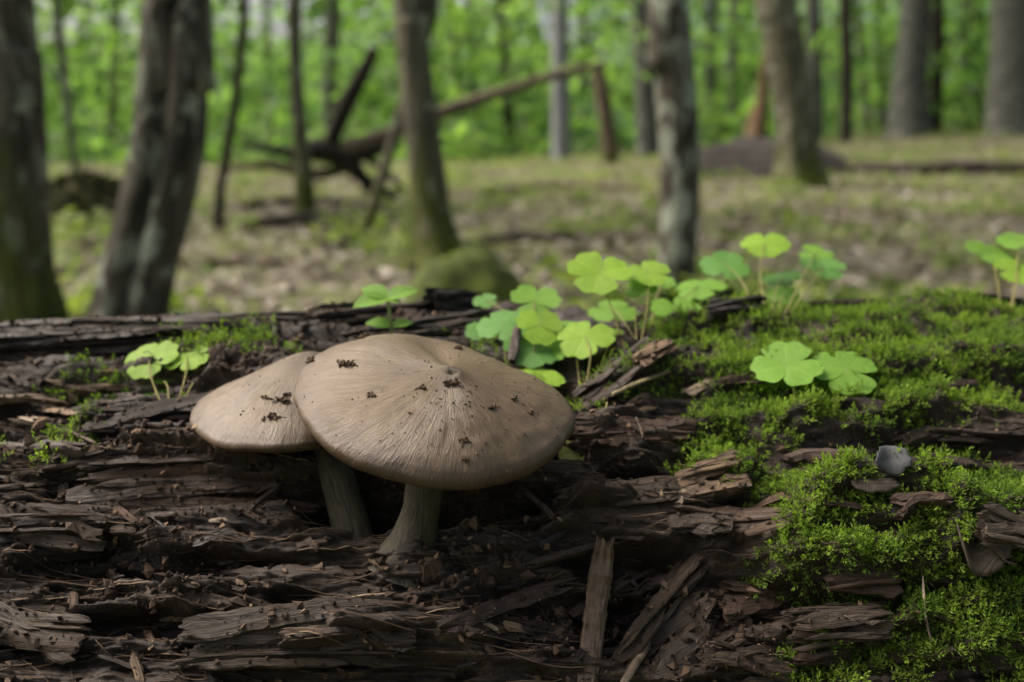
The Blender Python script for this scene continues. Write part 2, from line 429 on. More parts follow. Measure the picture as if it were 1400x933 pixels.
def log_point(x, s, d):
    return np.stack(base_pt(x, s, d), -1)
LV = log_point(XX, SS, DD)
nx_, ns_ = len(lx), len(ls)
lf = grid_faces(nx_, ns_, wrap_v=True)
V = LV.reshape(-1, 3)
# jagged broken ends
e0 = np.array([[lx[0] + .05, LY, LZ]]); e1 = np.array([[lx[-1] - .05, LY, LZ]])
V = np.concatenate([V, e0, e1]); nv = nx_ * ns_
j = np.arange(ns_); j2 = (j + 1) % ns_
capf = np.concatenate([np.stack([j2, j, np.full(ns_, nv)], -1), np.stack([(nx_ - 1) * ns_ + j, (nx_ - 1) * ns_ + j2, np.full(ns_, nv + 1)], -1)])
uvl = np.concatenate([np.stack([XX, SS], -1).reshape(-1, 2), [[0, 0], [0, 0]]])
LOG = thing('fallen_log', 'dark rotting fallen log carrying the mushrooms, moss and wood sorrel', 'log')
log_body = obj('log_body', mesh_np('log_body', V, [lf[:, ::-1], capf[:, ::-1]], uv=uvl), M_LOG, LOG)
bpy.context.view_layer.update()
def log_hit(px, py):
    ok, loc, nor, _ = log_body.ray_cast(Vector((0, 0, CAMZ)), ray(px, py).normalized())
    if not ok or loc.y > .8:
        return None, None
    return loc, nor
def radial(p):
    v = Vector((0, p[1] - LY, p[2] - LZ)); return v.normalized()
def on_log(px, py, lift=0.0):
    h, n = log_hit(px, py); k = 0
    while h is None and k < 60:
        py += 4; h, n = log_hit(px, py); k += 1
    if h is None: h = Vector(base_pt((px - 700) * .0003, -.1))
    return h + radial(h) * lift

# ------------------------------------------------------------------ fibrous pieces of wood
def resample(P, n):
    P = np.asarray([list(p) for p in P], float)
    if len(P) == 2: P = np.array([P[0], (P[0] * 2 + P[1]) / 3, (P[0] + P[1] * 2) / 3, P[1]])
    Q = np.concatenate([[2 * P[0] - P[1]], P, [2 * P[-1] - P[-2]]]); out = []
    m = max(2, n // (len(P) - 1) + 1)
    for i in range(1, len(Q) - 2):
        t = np.linspace(0, 1, m, endpoint=False)[:, None]
        a, b, c, d = Q[i - 1], Q[i], Q[i + 1], Q[i + 2]
        out.append(.5 * (2 * b + (c - a) * t + (2 * a - 5 * b + 4 * c - d) * t ** 2 + (3 * b - a - 3 * c + d) * t ** 3))
    out.append(P[-1:]); return np.concatenate(out)
_seed = [100]
def strand_mesh(name, pts, width, thick, nrm=None, na=40, nt=44, ragged=.25, taper=.5, rough=1.0, square=.55, wfun=None):
    """a piece of wood that follows pts: broken strand ends, fibre relief, flattened section."""
    _seed[0] += 1; sd_ = _seed[0]
    P = resample(pts, 60)
    seg = np.linalg.norm(np.diff(P, axis=0), axis=1); A = np.concatenate([[0], np.cumsum(seg)]); L = A[-1]
    th = np.linspace(0, 2 * np.pi, nt, endpoint=False)
    c, s = np.cos(th), np.sin(th)
    cx = np.sign(c) * np.abs(c) ** square * width / 2; cy = np.sign(s) * np.abs(s) ** square * thick / 2
    per = np.concatenate([[0], np.cumsum(np.hypot(np.diff(cx), np.diff(cy)))])
    pw = per * (1 + 0)                                        # perimeter coordinate (m)
    # ragged ends follow the strands
    k = 1.0 / max(width, thick)
    w0 = ragged * width * (1.2 + 1.5 * perlin(cx * k * 5, cy * k * 9 + 3, sd_) + .8 * perlin(cx * k * 17, cy * k * 21, sd_ + 1))
    w1 = ragged * width * (1.2 + 1.5 * perlin(cx * k * 5 + 9, cy * k * 9, sd_ + 2) + .8 * perlin(cx * k * 17, cy * k * 21 + 5, sd_ + 3))
    w0, w1 = np.clip(w0, -.05 * L, .3 * L), np.clip(w1, -.05 * L, .3 * L)
    u = np.linspace(0, 1, na); u = u + .0 * u
    a = w0[None, :] + (L - w1 - w0)[None, :] * u[:, None]
    C = np.stack([np.interp(a, A, P[:, i]) for i in range(3)], -1)
    T = np.gradient(P, axis=0); T /= np.linalg.norm(T, axis=1)[:, None] + 1e-12
    nn = np.array(nrm if nrm is not None else radial(P[len(P) // 2]), float)
    Nn = nn[None] - (T @ nn)[:, None] * T; Nn /= np.linalg.norm(Nn, axis=1)[:, None] + 1e-12
    B = np.cross(Nn, T)
    Bi = np.stack([np.interp(a, A, B[:, i]) for i in range(3)], -1); Ni = np.stack([np.interp(a, A, Nn[:, i]) for i in range(3)], -1)
    ww = 1 - taper * np.abs(2 * u - 1) ** 4
    ww = ww[:, None] * (1 + .22 * fbm(a / max(width, 1e-4) * 1.2, a * 0 + sd_, 3, sd_))
    if wfun is not None: ww = ww * wfun(u)[:, None]
    per2 = np.broadcast_to(per[None], a.shape)
    fr = rough * min(thick, width) * (.16 * ridged(a * 30, per2 * 6 / (width + thick) * 4, 3, sd_) + .10 * fbm(a / width * 2.5, per2 / width * 6, 4, sd_ + 4) + .07 * ridged(a * 60, per2 * 1100, 2, sd_ + 5))
    # fbm seam fade
    seam = np.minimum(np.arange(nt), nt - np.arange(nt)) / (nt * .06); fr = fr * np.clip(seam, 0, 1)[None]
    rad = np.hypot(cx, cy)[None] + 1e-9
    ox = cx[None] * ww + fr * cx[None] / rad; oy = cy[None] * (.6 + .4 * ww) + fr * cy[None] / rad
    wob = .35 * thick * fbm(a / width * .8, a * 0 + 3.3 + sd_, 3, sd_ + 6)
    Vv = C + Bi * ox[..., None] + Ni * (oy + wob)[..., None]
    n0 = na * nt
    V = np.concatenate([Vv.reshape(-1, 3), [Vv[0].mean(0) + T[0] * ragged * width * .5], [Vv[-1].mean(0) - T[-1] * ragged * width * .5]])
    f = grid_faces(na, nt, True); j = np.arange(nt); j2 = (j + 1) % nt
    fc = np.concatenate([np.stack([j, j2, np.full(nt, n0)], -1), np.stack([(na - 1) * nt + j2, (na - 1) * nt + j, np.full(nt, n0 + 1)], -1)])
    uv = np.concatenate([np.stack([a + sd_ * .37, per2 + sd_ * .11], -1).reshape(-1, 2), [[sd_ * .37, 0], [sd_ * .37 + L, 0]]])
    return mesh_np(name, V, [f[:, ::-1], fc[:, ::-1]], uv=uv)
DARK, BROWN, RED, TAN, GREY, PALE, OLIVE = (.013, .0090, .0064), (.030, .0195, .0128), (.042, .025, .0155), (.120, .085, .053), (.042, .031, .022), (.27, .23, .175), (.040, .028, .018)
def bundle_mesh(name, pts, width, thick, nrm=None, ragged=1.0, rough=1.0, strip=.0019):
    """split wood: strips of fibre side by side and in layers, each broken off where it likes"""
    _seed[0] += 1; r = np.random.default_rng(_seed[0]); sd_ = _seed[0]
    P = resample(pts, 60)
    A = np.concatenate([[0], np.cumsum(np.linalg.norm(np.diff(P, axis=0), axis=1))]); L = A[-1]
    T = np.gradient(P, axis=0); T /= np.linalg.norm(T, axis=1)[:, None] + 1e-12
    nn = np.array(nrm if nrm is not None else radial(P[len(P) // 2]), float)
    Nn = nn[None] - (T @ nn)[:, None] * T; Nn /= np.linalg.norm(Nn, axis=1)[:, None] + 1e-12
    B = np.cross(Nn, T)
    ns = int(np.clip(round(width / .0028), 1, 14)); wd = np.exp(r.normal(0, .55, ns)); wd /= wd.sum(); wc = (np.cumsum(wd) - wd / 2) * 2 - 1; nl = int(np.clip(round(thick / .0022), 1, 4)) if ns > 2 else 1
    nt = 9; na = int(np.clip(L / .0020, 8, 44)); VV, FF, UU, CF = [], [], [], []; off = 0
    shade = r.uniform(0, 50)
    for l in range(nl):
        for i in range(ns):
            q = wc[i]
            if l == nl - 1 and nl > 1 and r.random() < .25: continue
            a0 = L * abs(r.normal(0, .07)) * ragged + .10 * L * q * q * r.random(); a1 = L - L * abs(r.normal(0, .07)) * ragged - .10 * L * q * q * r.random()
            if r.random() < .30:
                cut = r.uniform(.25, .75)
                if r.random() < .5: a0 = a0 + (a1 - a0) * cut
                else: a1 = a1 - (a1 - a0) * cut
            if a1 - a0 < .06 * L: continue
            u = np.linspace(0, 1, na); a = a0 + (a1 - a0) * u
            sw = width * wd[i] * r.uniform(1.1, 1.9); stn = min(thick / nl * r.uniform(.6, 1.3), sw * 1.2)
            lat = q * width / 2 + r.normal(0, sw * .25) + (u - .5) * r.normal(0, sw * .9) + min(sw, .0016) * .6 * fbm(a * 40, a * 0 + i * 3.1 + l, 3, sd_)
            hgt = ((l + .5) / nl - .5) * thick * (1 - .45 * q * q) + r.normal(0, thick * .10) + min(stn, .0016) * .55 * rough * fbm(a * 55, a * 0 + i * 7.7 + l * 3, 3, sd_ + 2) + (u - .5) * r.normal(0, stn * .5)
            th = np.linspace(0, 2 * np.pi, nt, endpoint=False) + r.uniform(0, 1)
            jag0, jag1 = r.normal(0, min(.9 * sw, .12 * L), nt), r.normal(0, min(.9 * sw, .12 * L), nt)
            a2 = a[:, None] + jag0[None] * (1 - u[:, None]) ** 6 + jag1[None] * u[:, None] ** 6
            C = np.stack([np.interp(a2, A, P[:, k]) for k in range(3)], -1)
            Bi = np.stack([np.interp(a2, A, B[:, k]) for k in range(3)], -1); Ni = np.stack([np.interp(a2, A, Nn[:, k]) for k in range(3)], -1)
            rr = r.uniform(.7, 1.1, nt)[None] * (1 + .42 * fbm(a[:, None] * 130 + np.arange(nt)[None] * 5.3, a[:, None] * 0 + i, 3, sd_ + 4) * rough)
            tp = np.clip(np.minimum(u, 1 - u) / .08, .0, 1)[:, None] * .5 + .5
            ct, sn = np.cos(th), np.sin(th)
            ox = (np.sign(ct) * np.abs(ct) ** .6)[None] * rr * sw / 2 * tp; oy = (np.sign(sn) * np.abs(sn) ** .6)[None] * rr * stn / 2 * tp
            V = C + Bi * (lat[:, None] + ox)[..., None] + Ni * (hgt[:, None] + oy)[..., None]
            VV.append(V.reshape(-1, 3)); FF.append(grid_faces(na, nt, True)[:, ::-1] + off)
            CF.append(np.arange(nt)[None] + off); CF.append((off + (na - 1) * nt + np.arange(nt))[None, ::-1]); off += na * nt
            UU.append(np.stack([np.broadcast_to(a[:, None], (na, nt)) + shade, np.broadcast_to(np.arange(nt)[None] * sw * .45, (na, nt)) + i * .013 + l * .11 + shade], -1).reshape(-1, 2))
    return mesh_np(name, np.concatenate(VV), [np.concatenate(FF), np.concatenate(CF)], uv=np.concatenate(UU), smooth=False)
def piece(name, pxpts, wpx, thick, color, lift=.002, parent=LOG, tilt=None, solid=False, **kw):
    """wood piece through photograph points, each found on the log; width in photograph pixels"""
    P = [on_log(p[0], p[1], lift * .32 + (p[2] if len(p) > 2 else 0)) for p in pxpts]
    # smooth the path depth a little so that pieces bridge small bumps
    if len(P) > 2:
        for _ in range(2):
            Q = [P[0]] + [(P[i - 1] + P[i] * 2 + P[i + 1]) / 4 for i in range(1, len(P) - 1)] + [P[-1]]
            P = Q
    mid = P[len(P) // 2]; w = wpx * mpp(mid.y, mid.z)
    n = radial(mid)
    if tilt: n = (n + Vector((0, -1, 0)) * tilt).normalized()
    if solid: me = strand_mesh(name, P, w, thick, n, **kw)
    else: me = bundle_mesh(name, P, w, thick, n, rough=kw.get('rough', 1.0))
    return obj(name, me, M_STRAND, parent, color)

SLABS = [
    # pixel path, width px, thickness m, colour, extra
    ([(95, 690), (200, 676), (310, 672), (440, 668)], 74, .016, RED, dict(lift=.006, tilt=.8, na=90, nt=90)),
    ([(110, 640), (250, 628), (420, 622)], 34, .008, BROWN, dict(lift=.008)),
    ([(-30, 722), (60, 718), (150, 724)], 50, .012, BROWN, dict(lift=.006, tilt=.6, na=60, nt=70)),
    ([(-30, 760), (70, 752), (145, 748)], 26, .008, DARK, dict(lift=.004)),
    ([(120, 585), (200, 572), (290, 585)], 44, .010, DARK, dict(lift=.008, na=60, nt=60)),
    #([(30, 812), (160, 822), (300, 846), (330, 838)], 26, .005, BROWN, dict(lift=.004)),
    ([(170, 780), (300, 782), (420, 806), (540, 800)], 24, .006, BROWN, dict(lift=.006, na=70)),
    #([(250, 832), (380, 824), (480, 830)], 16, .004, BROWN, dict(lift=.008)),
    ([(250, 880), (400, 868), (570, 872)], 64, .010, GREY, dict(lift=.008, tilt=.4, na=90, nt=80)),
    #([(60, 920), (180, 900), (330, 905)], 40, .008, DARK, dict(lift=.006)),
    ([(-20, 850), (60, 868), (120, 872)], 30, .007, OLIVE, dict(lift=.006)),
    #([(-20, 905), (60, 885), (110, 880)], 24, .006, OLIVE, dict(lift=.008)),
    #([(470, 905), (560, 895), (650, 905)], 34, .008, DARK, dict(lift=.006)),
    #([(440, 792), (600, 790), (760, 768), (900, 742)], 22, .006, BROWN, dict(lift=.006, na=80)),
    #([(470, 800), (620, 812), (760, 800), (930, 770)], 20, .006, DARK, dict(lift=.006, na=80)),
    ([(600, 862), (690, 830), (790, 792), (960, 765)], 13, .004, RED, dict(lift=.010, na=80, nt=28)),
    ([(540, 820), (660, 790), (780, 752), (860, 745)], 9, .003, BROWN, dict(lift=.010, na=70, nt=24)),
    ([(690, 648), (760, 652), (835, 655)], 26, .007, GREY, dict(lift=.008, tilt=.4)),
    ([(700, 668), (740, 700), (752, 716)], 8, .002, GREY, dict(lift=.010, nt=20)),
    ([(755, 702), (840, 690), (930, 690)], 44, .009, OLIVE, dict(lift=.008, tilt=.4, na=80, nt=70)),
    #([(770, 725), (860, 716), (960, 722)], 28, .007, DARK, dict(lift=.004)),
    ([(785, 600), (860, 596), (950, 598)], 40, .009, RED, dict(lift=.008, na=70, nt=60)),
    #([(800, 630), (870, 622), (945, 616)], 26, .007, DARK, dict(lift=.006)),
    ([(905, 690), (960, 684), (1030, 668)], 20, .006, OLIVE, dict(lift=.004)),
    ([(925, 668), (975, 652), (1020, 650)], 46, .010, TAN, dict(lift=.006, tilt=.3, na=60, nt=60, rough=1.4)),
    ([(912, 712), (960, 710), (1000, 725)], 26, .007, GREY, dict(lift=.006)),
    ([(960, 712), (1020, 704), (1075, 700)], 26, .006, RED, dict(lift=.004)),
    #([(960, 745), (1030, 742), (1080, 730)], 34, .008, RED, dict(lift=.003, rough=1.6)),
    ([(985, 815), (1040, 818), (1075, 835)], 34, .007, RED, dict(lift=.004, rough=1.6)),
    ([(1070, 866), (1140, 850), (1215, 852)], 44, .010, OLIVE, dict(lift=.010, tilt=.4, na=70, nt=70)),
    ([(960, 900), (1020, 906), (1080, 916)], 36, .008, GREY, dict(lift=.006)),
    #([(950, 870), (1000, 862), (1060, 876)], 24, .006, RED, dict(lift=.004)),
    # fan of split fibres
    ([(845, 905), (900, 840), (960, 770)], 26, .006, OLIVE, dict(lift=.012, na=70)),
    ([(860, 935), (915, 870), (960, 815)], 30, .007, GREY, dict(lift=.010, na=70)),
    ([(835, 880), (880, 830), (935, 775)], 14, .004, BROWN, dict(lift=.016, nt=26)),
    ([(900, 945), (935, 900), (985, 860)], 30, .007, OLIVE, dict(lift=.010, na=60)),
    ([(760, 945), (830, 905), (890, 880)], 24, .006, BROWN, dict(lift=.006)),
    #([(690, 925), (760, 912), (840, 918)], 26, .006, OLIVE, dict(lift=.004)),
    #([(620, 880), (720, 872), (800, 880)], 30, .007, BROWN, dict(lift=.003)),
    ([(775, 838), (800, 825), (870, 790)], 12, .004, OLIVE, dict(lift=.008, nt=24)),
    # back ridge of the log, left and centre
    ([(-40, 470), (80, 462), (200, 455), (330, 452)], 46, .014, DARK, dict(lift=.002)),
    ([(180, 446), (330, 440), (470, 440)], 30, .010, BROWN, dict(lift=.003)),
    ([(400, 452), (500, 436), (640, 412)], 40, .016, BROWN, dict(lift=.006)),
    ([(470, 472), (580, 452), (690, 446)], 26, .012, DARK, dict(lift=.006)),
    ([(580, 425), (620, 412), (660, 405)], 30, .014, DARK, dict(lift=.010)),
    ([(960, 432), (1000, 424), (1050, 425)], 26, .012, DARK, dict(lift=.006, rough=1.6)),
    ([(1110, 414), (1160, 408), (1205, 404)], 24, .010, RED, dict(lift=.004)),
    ([(1290, 408), (1350, 402), (1420, 398)], 24, .010, DARK, dict(lift=.004)),
    ([(1255, 602), (1320, 592), (1410, 594)], 26, .009, BROWN, dict(lift=.006)),
    # bark and wood breaking through the moss
    ([(1090, 690), (1135, 684), (1180, 690)], 26, .007, RED, dict(lift=.010)), ([(1070, 632), (1110, 628), (1150, 634)], 20, .005, BROWN, dict(lift=.010)),
    ([(1215, 700), (1260, 694), (1300, 702)], 22, .005, RED, dict(lift=.012)), ([(1120, 800), (1170, 792), (1225, 796)], 26, .006, RED, dict(lift=.014)),
    ([(1270, 640), (1310, 634), (1350, 640)], 18, .005, BROWN, dict(lift=.010)), ([(1190, 606), (1230, 600), (1270, 604)], 18, .005, BROWN, dict(lift=.010)),
    ([(980, 528), (1010, 520), (1040, 524)], 18, .005, RED, dict(lift=.010)),
    ([(1080, 900), (1120, 892), (1160, 898)], 26, .006, RED, dict(lift=.012)), ([(1230, 540), (1280, 534), (1330, 538)], 16, .005, BROWN, dict(lift=.010)),
    # left trough: pale weathered lengths
    ([(-20, 552), (40, 545), (95, 548)], 16, .005, TAN, dict(lift=.004)),
    ([(-20, 580), (30, 578), (60, 584)], 9, .003, PALE, dict(lift=.006)),
    ([(60, 535), (130, 528), (190, 536)], 14, .005, TAN, dict(lift=.004)),
    ([(130, 508), (200, 516), (260, 512)], 12, .004, TAN, dict(lift=.004)),
    ([(-20, 612), (60, 618), (130, 612)], 20, .006, GREY, dict(lift=.004)),
    ([(-20, 668), (40, 662), (90, 668)], 20, .006, GREY, dict(lift=.004)),
    ([(60, 640), (110, 636), (160, 630)], 18, .006, BROWN, dict(lift=.006)),
    ([(790, 560), (850, 530), (905, 485)], 40, .012, BROWN, dict(lift=.006, rough=1.5)),
    ([(868, 505), (890, 492), (912, 478)], 24, .006, TAN, dict(lift=.014)),
]
for i, (pp, w, tck, colr, kw) in enumerate(SLABS):
    kf = random.uniform(.8, 1.25); jit = tuple(c * kf for c in colr)
    piece('wood_slab', pp, w, tck, jit, **kw)

# short splinters and chips that stick to the log: seeded along the grain
SPL = [([(310, 715), (330, 700), (345, 690)], 14, RED), ([(330, 700), (345, 680), (385, 660)], 15, BROWN), ([(300, 745), (340, 738), (380, 728)], 8, BROWN),
       ([(80, 690), (82, 675), (85, 660)], 8, BROWN), ([(95, 708), (100, 700), (104, 690)], 10, GREY), ([(82, 744), (110, 740), (145, 737)], 6, PALE),
       ([(287, 712), (298, 716), (310, 720)], 7, PALE), ([(430, 775), (436, 790), (440, 810)], 12, TAN), ([(580, 765), (592, 780), (596, 800)], 24, RED),
       ([(495, 760), (515, 768), (535, 775)], 10, TAN), ([(480, 784), (540, 778), (575, 770)], 7, OLIVE), ([(655, 845), (668, 858), (676, 868)], 7, PALE),
       ([(690, 862), (702, 858), (714, 853)], 10, TAN), ([(505, 862), (530, 876), (550, 890)], 24, GREY), ([(200, 860), (206, 870), (212, 885)], 6, TAN),
       ([(330, 792), (325, 800), (320, 806)], 8, TAN), ([(220, 850), (260, 846), (300, 838)], 6, TAN), ([(265, 870), (262, 885), (258, 895)], 8, BROWN),
       ([(85, 785), (90, 772), (96, 765)], 10, BROWN), ([(420, 735), (428, 745), (440, 752)], 16, BROWN), ([(60, 905), (80, 895), (95, 888)], 12, TAN),
       ([(5, 935), (12, 922), (22, 910)], 9, TAN), ([(915, 690), (925, 680), (940, 676)], 18, PALE), ([(945, 545), (950, 530), (952, 515)], 12, PALE),
       ([(845, 575), (880, 565), (900, 560)], 8, TAN), ([(1010, 890), (1030, 895), (1052, 902)], 12, PALE), ([(640, 745), (680, 750), (700, 745)], 8, DARK),
       ([(170, 905), (190, 915), (205, 925)], 14, TAN), ([(20, 575), (38, 572), (60, 580)], 9, PALE), ([(60, 560), (85, 562), (110, 568)], 9, TAN),
       ([(1350, 668), (1362, 660), (1375, 662)], 10, TAN), ([(305, 775), (318, 770), (330, 772)], 8, BROWN), ([(250, 800), (262, 796), (275, 800)], 9, BROWN)]
for pp, w, colr in SPL:
    kf = random.uniform(.8, 1.25)
    piece('splinter', pp, w, w * .00014, tuple(c * kf for c in colr), lift=.004, na=18, nt=20, ragged=.3)
for i in range(120):
    px, py = random.uniform(-10, 1410), random.uniform(540, 930)
    if px > 960 and random.random() < .7: continue
    Lp = random.uniform(18, 70) * (.7 if py < 640 else 1); ang = random.gauss(0, .28)
    if random.random() < .15: ang = random.uniform(-1.5, 1.5); Lp *= .6
    dx, dy = math.cos(ang) * Lp / 2, math.sin(ang) * Lp / 2
    colr = random.choice([DARK, DARK, BROWN, BROWN, RED, OLIVE, BROWN])
    w = random.uniform(3, 9)
    piece('splinter', [(px - dx, py - dy, random.uniform(0, .002)), (px, py + random.uniform(-3, 3), .001), (px + dx, py + dy, random.uniform(0, .003))], w, w * random.uniform(.00008, .00018),
          tuple(np.array(colr) * random.uniform(.65, 1.35)), lift=.0025, na=14, nt=14, ragged=.4)

# crumbs of rotted wood (nobody could count them)
def scatter_log(n, x0=-.33, x1=.33, s0=-.225, s1=.06):
    x = RNG.uniform(x0, x1, n); s = RNG.uniform(s0, s1, n)
    return x, s
def log_frame(x, s):
    e = .0006
    P = log_point(x, s, disp(x, s)); Px = log_point(x + e, s, disp(x + e, s)); Ps = log_point(x, s + e, disp(x, s + e))
    n = np.cross(Px - P, Ps - P); n /= np.linalg.norm(n, axis=1)[:, None] + 1e-12
    return P, n
def rand_basis(n):
    a = RNG.normal(size=(n, 3)); a /= np.linalg.norm(a, axis=1)[:, None]
    b = RNG.normal(size=(n, 3)); b -= (a * b).sum(1)[:, None] * a; b /= np.linalg.norm(b, axis=1)[:, None]
    return a, b, np.cross(a, b)
x, s = scatter_log(32000)
keepm = (fbm(x * 14, s * 22, 3, 8) + RNG.uniform(-.3, .3, len(x)) > -.05) & ((moss_mask(x, s) < .5) | (RNG.random(len(x)) < .22))
x, s = x[keepm], s[keepm]
P, nrm = log_frame(x, s); n = len(P)
size = np.exp(RNG.normal(math.log(.0010), .5, n)); size = np.clip(size, .0004, .0042)
a, b, c = rand_basis(n)
# squashed octahedra with jittered corners
corn = np.stack([a * RNG.uniform(.7, 1.6, (n, 1)), -a * RNG.uniform(.7, 1.6, (n, 1)), b * RNG.uniform(.5, 1.0, (n, 1)), -b * RNG.uniform(.5, 1.0, (n, 1)),
                 c * RNG.uniform(.3, .8, (n, 1)), -c * RNG.uniform(.3, .8, (n, 1))], 1) * size[:, None, None]
V = (P + nrm * size[:, None] * .3)[:, None, :] + corn
base = np.array([[0, 2, 4], [2, 1, 4], [1, 3, 4], [3, 0, 4], [2, 0, 5], [1, 2, 5], [3, 1, 5], [0, 3, 5]])
Fc = (np.arange(n)[:, None, None] * 6 + base[None]).reshape(-1, 3)
pal = np.array([(.022, .015, .011), (.035, .024, .017), (.06, .04, .028), (.10, .065, .042), (.17, .12, .08), (.04, .027, .02)])
tc = np.repeat(pal[RNG.choice(6, n, p=[.3, .25, .2, .1, .04, .11])] * RNG.uniform(.7, 1.3, (n, 1)), 8, 0)
tag(obj('wood_crumbs', mesh_np('wood_crumbs', V.reshape(-1, 3), Fc, col=tc, smooth=False), M_CRUMB), 'dark crumbs of rotted wood strewn over the log', 'crumbs', kind='stuff')

bpy.context.view_layer.update(); dg = bpy.context.evaluated_depsgraph_get()
x, s = scatter_log(11000, -.32, .32, -.22, .02); mk_ = moss_mask(x, s); hp, hn = [], []
for xi, si, mi in zip(x, s, mk_):
    if mi > .55: continue
    ph = si / LR; dr = Vector((0, math.sin(ph), math.cos(ph)))
    ok, loc, nor, _i, ob, _m = scene.ray_cast(dg, Vector((xi, LY, LZ)) + dr * (LR + .05), -dr)
    if ok and ob.name.startswith(('wood_slab', 'splinter')): hp.append(loc[:]); hn.append(nor[:])
P, nrm = np.array(hp), np.array(hn); n = len(P); size = np.clip(np.exp(RNG.normal(math.log(.00075), .5, n)), .0003, .003); a, b, c = rand_basis(n)
corn = np.stack([a * RNG.uniform(.7, 1.8, (n, 1)), -a * RNG.uniform(.7, 1.8, (n, 1)), b * RNG.uniform(.5, 1.0, (n, 1)), -b * RNG.uniform(.5, 1.0, (n, 1)), c * RNG.uniform(.3, .8, (n, 1)), -c * RNG.uniform(.3, .8, (n, 1))], 1) * size[:, None, None]
tc = np.repeat(pal[RNG.choice(6, n, p=[.34, .25, .18, .08, .04, .11])] * RNG.uniform(.7, 1.3, (n, 1)), 8, 0)
tag(obj('wood_dust', mesh_np('wood_dust', ((P + nrm * size[:, None] * .25)[:, None, :] + corn).reshape(-1, 3), (np.arange(n)[:, None, None] * 6 + base[None]).reshape(-1, 3), col=tc, smooth=False), M_CRUMB), 'fine rot dust caught on the split slabs of the log', 'crumbs', kind='stuff')
nf, nk = 2600, 7
fx, fs = scatter_log(nf, -.33, .33, -.225, .0)
fl_ = RNG.uniform(.006, .034, nf); fa = RNG.normal(0, .16, nf); wide = RNG.random(nf) < .12; fa[wide] = RNG.uniform(-1.2, 1.2, wide.sum())
tt = np.linspace(-.5, .5, nk)[None]; bow = RNG.normal(0, .12, (nf, 1)) * (tt ** 2 - .1)
X_ = fx[:, None] + fl_[:, None] * tt * np.cos(fa)[:, None] - fl_[:, None] * bow * np.sin(fa)[:, None]; S_ = fs[:, None] + fl_[:, None] * tt * np.sin(fa)[:, None] + fl_[:, None] * bow
Dm = disp(X_, S_); Dm = .35 * Dm + .65 * np.maximum(Dm, Dm.mean(1, keepdims=True)) + RNG.uniform(.0002, .0012, (nf, 1)) + RNG.uniform(0, .003, (nf, 1)) * np.abs(tt) * (RNG.random((nf, 1)) < .5)
okf = moss_mask(fx, fs) < .45
wr = (RNG.uniform(.00012, .00042, nf)[:, None] * (1 - 1.5 * np.abs(tt) ** 2.2))
Pc = log_point(X_, S_, Dm); ring_ = []
for q in range(3):
    aq = q * 2.094; ring_.append(log_point(X_ , S_ + wr * math.cos(aq), Dm + wr * math.sin(aq)))
W = np.stack(ring_, 2)[okf]; nf2 = len(W)
bf = grid_faces(nk, 3, True)
pf = np.array([(.030, .020, .014), (.055, .037, .025), (.09, .063, .042), (.16, .12, .08), (.028, .020, .014)])
fc = np.repeat(pf[RNG.choice(5, nf2, p=[.3, .3, .2, .08, .12])] * RNG.uniform(.7, 1.3, (nf2, 1)), len(bf), 0)
tag(obj('wood_fibres', mesh_np('wood_fibres', W.reshape(-1, 3), (np.arange(nf2)[:, None, None] * nk * 3 + bf[None]).reshape(-1, 4), col=fc, smooth=False), M_CRUMB), 'fine torn wood fibres lying along the grain of the log', 'fibres', kind='stuff')
ico = np.array([(0, 1, 1.618), (0, -1, 1.618), (0, 1, -1.618), (0, -1, -1.618), (1, 1.618, 0), (-1, 1.618, 0), (1, -1.618, 0), (-1, -1.618, 0), (1.618, 0, 1), (-1.618, 0, 1), (1.618, 0, -1), (-1.618, 0, -1)]) / 1.9
icf = np.array([(0, 1, 8), (0, 9, 1), (0, 4, 5), (0, 8, 4), (0, 5, 9), (1, 7, 6), (1, 6, 8), (1, 9, 7), (2, 3, 11), (2, 10, 3), (2, 5, 4), (2, 4, 10), (2, 11, 5), (3, 6, 7), (3, 10, 6), (3, 7, 11), (4, 8, 10), (5, 11, 9), (6, 10, 8), (7, 9, 11)])
x, s = scatter_log(8000)
keepm = (fbm(x * 14, s * 22, 3, 8) + RNG.uniform(-.3, .3, len(x)) > .0) & (moss_mask(x, s) < .4)
x, s = x[keepm], s[keepm]; P, nrm = log_frame(x, s); n = len(P)
size = np.clip(np.exp(RNG.normal(math.log(.0011), .45, n)), .0005, .0032)
a, b, c = rand_basis(n); st = np.array([[1, 0, 0]]) * 0 + np.array([.35, 0, 0])
jit = RNG.uniform(.55, 1.3, (n, 12, 1)); q = ico[None] * jit
q = q * RNG.uniform(.55, 1.5, (n, 1, 3))
W = (q[..., :1] * a[:, None] + q[..., 1:2] * b[:, None] + q[..., 2:] * c[:, None]) * size[:, None, None] + (P - nrm * size[:, None] * .1)[:, None]
tc = np.repeat(pal[RNG.choice(6, n, p=[.36, .27, .18, .05, .01, .13])] * RNG.uniform(.7, 1.3, (n, 1)), 20, 0)
tag(obj('rot_lumps', mesh_np('rot_lumps', W.reshape(-1, 3), (np.arange(n)[:, None, None] * 12 + icf[None]).reshape(-1, 3), col=tc, smooth=False), M_CRUMB), 'dark lumps of crumbling rot packed between the slabs of the log', 'crumbs', kind='stuff')

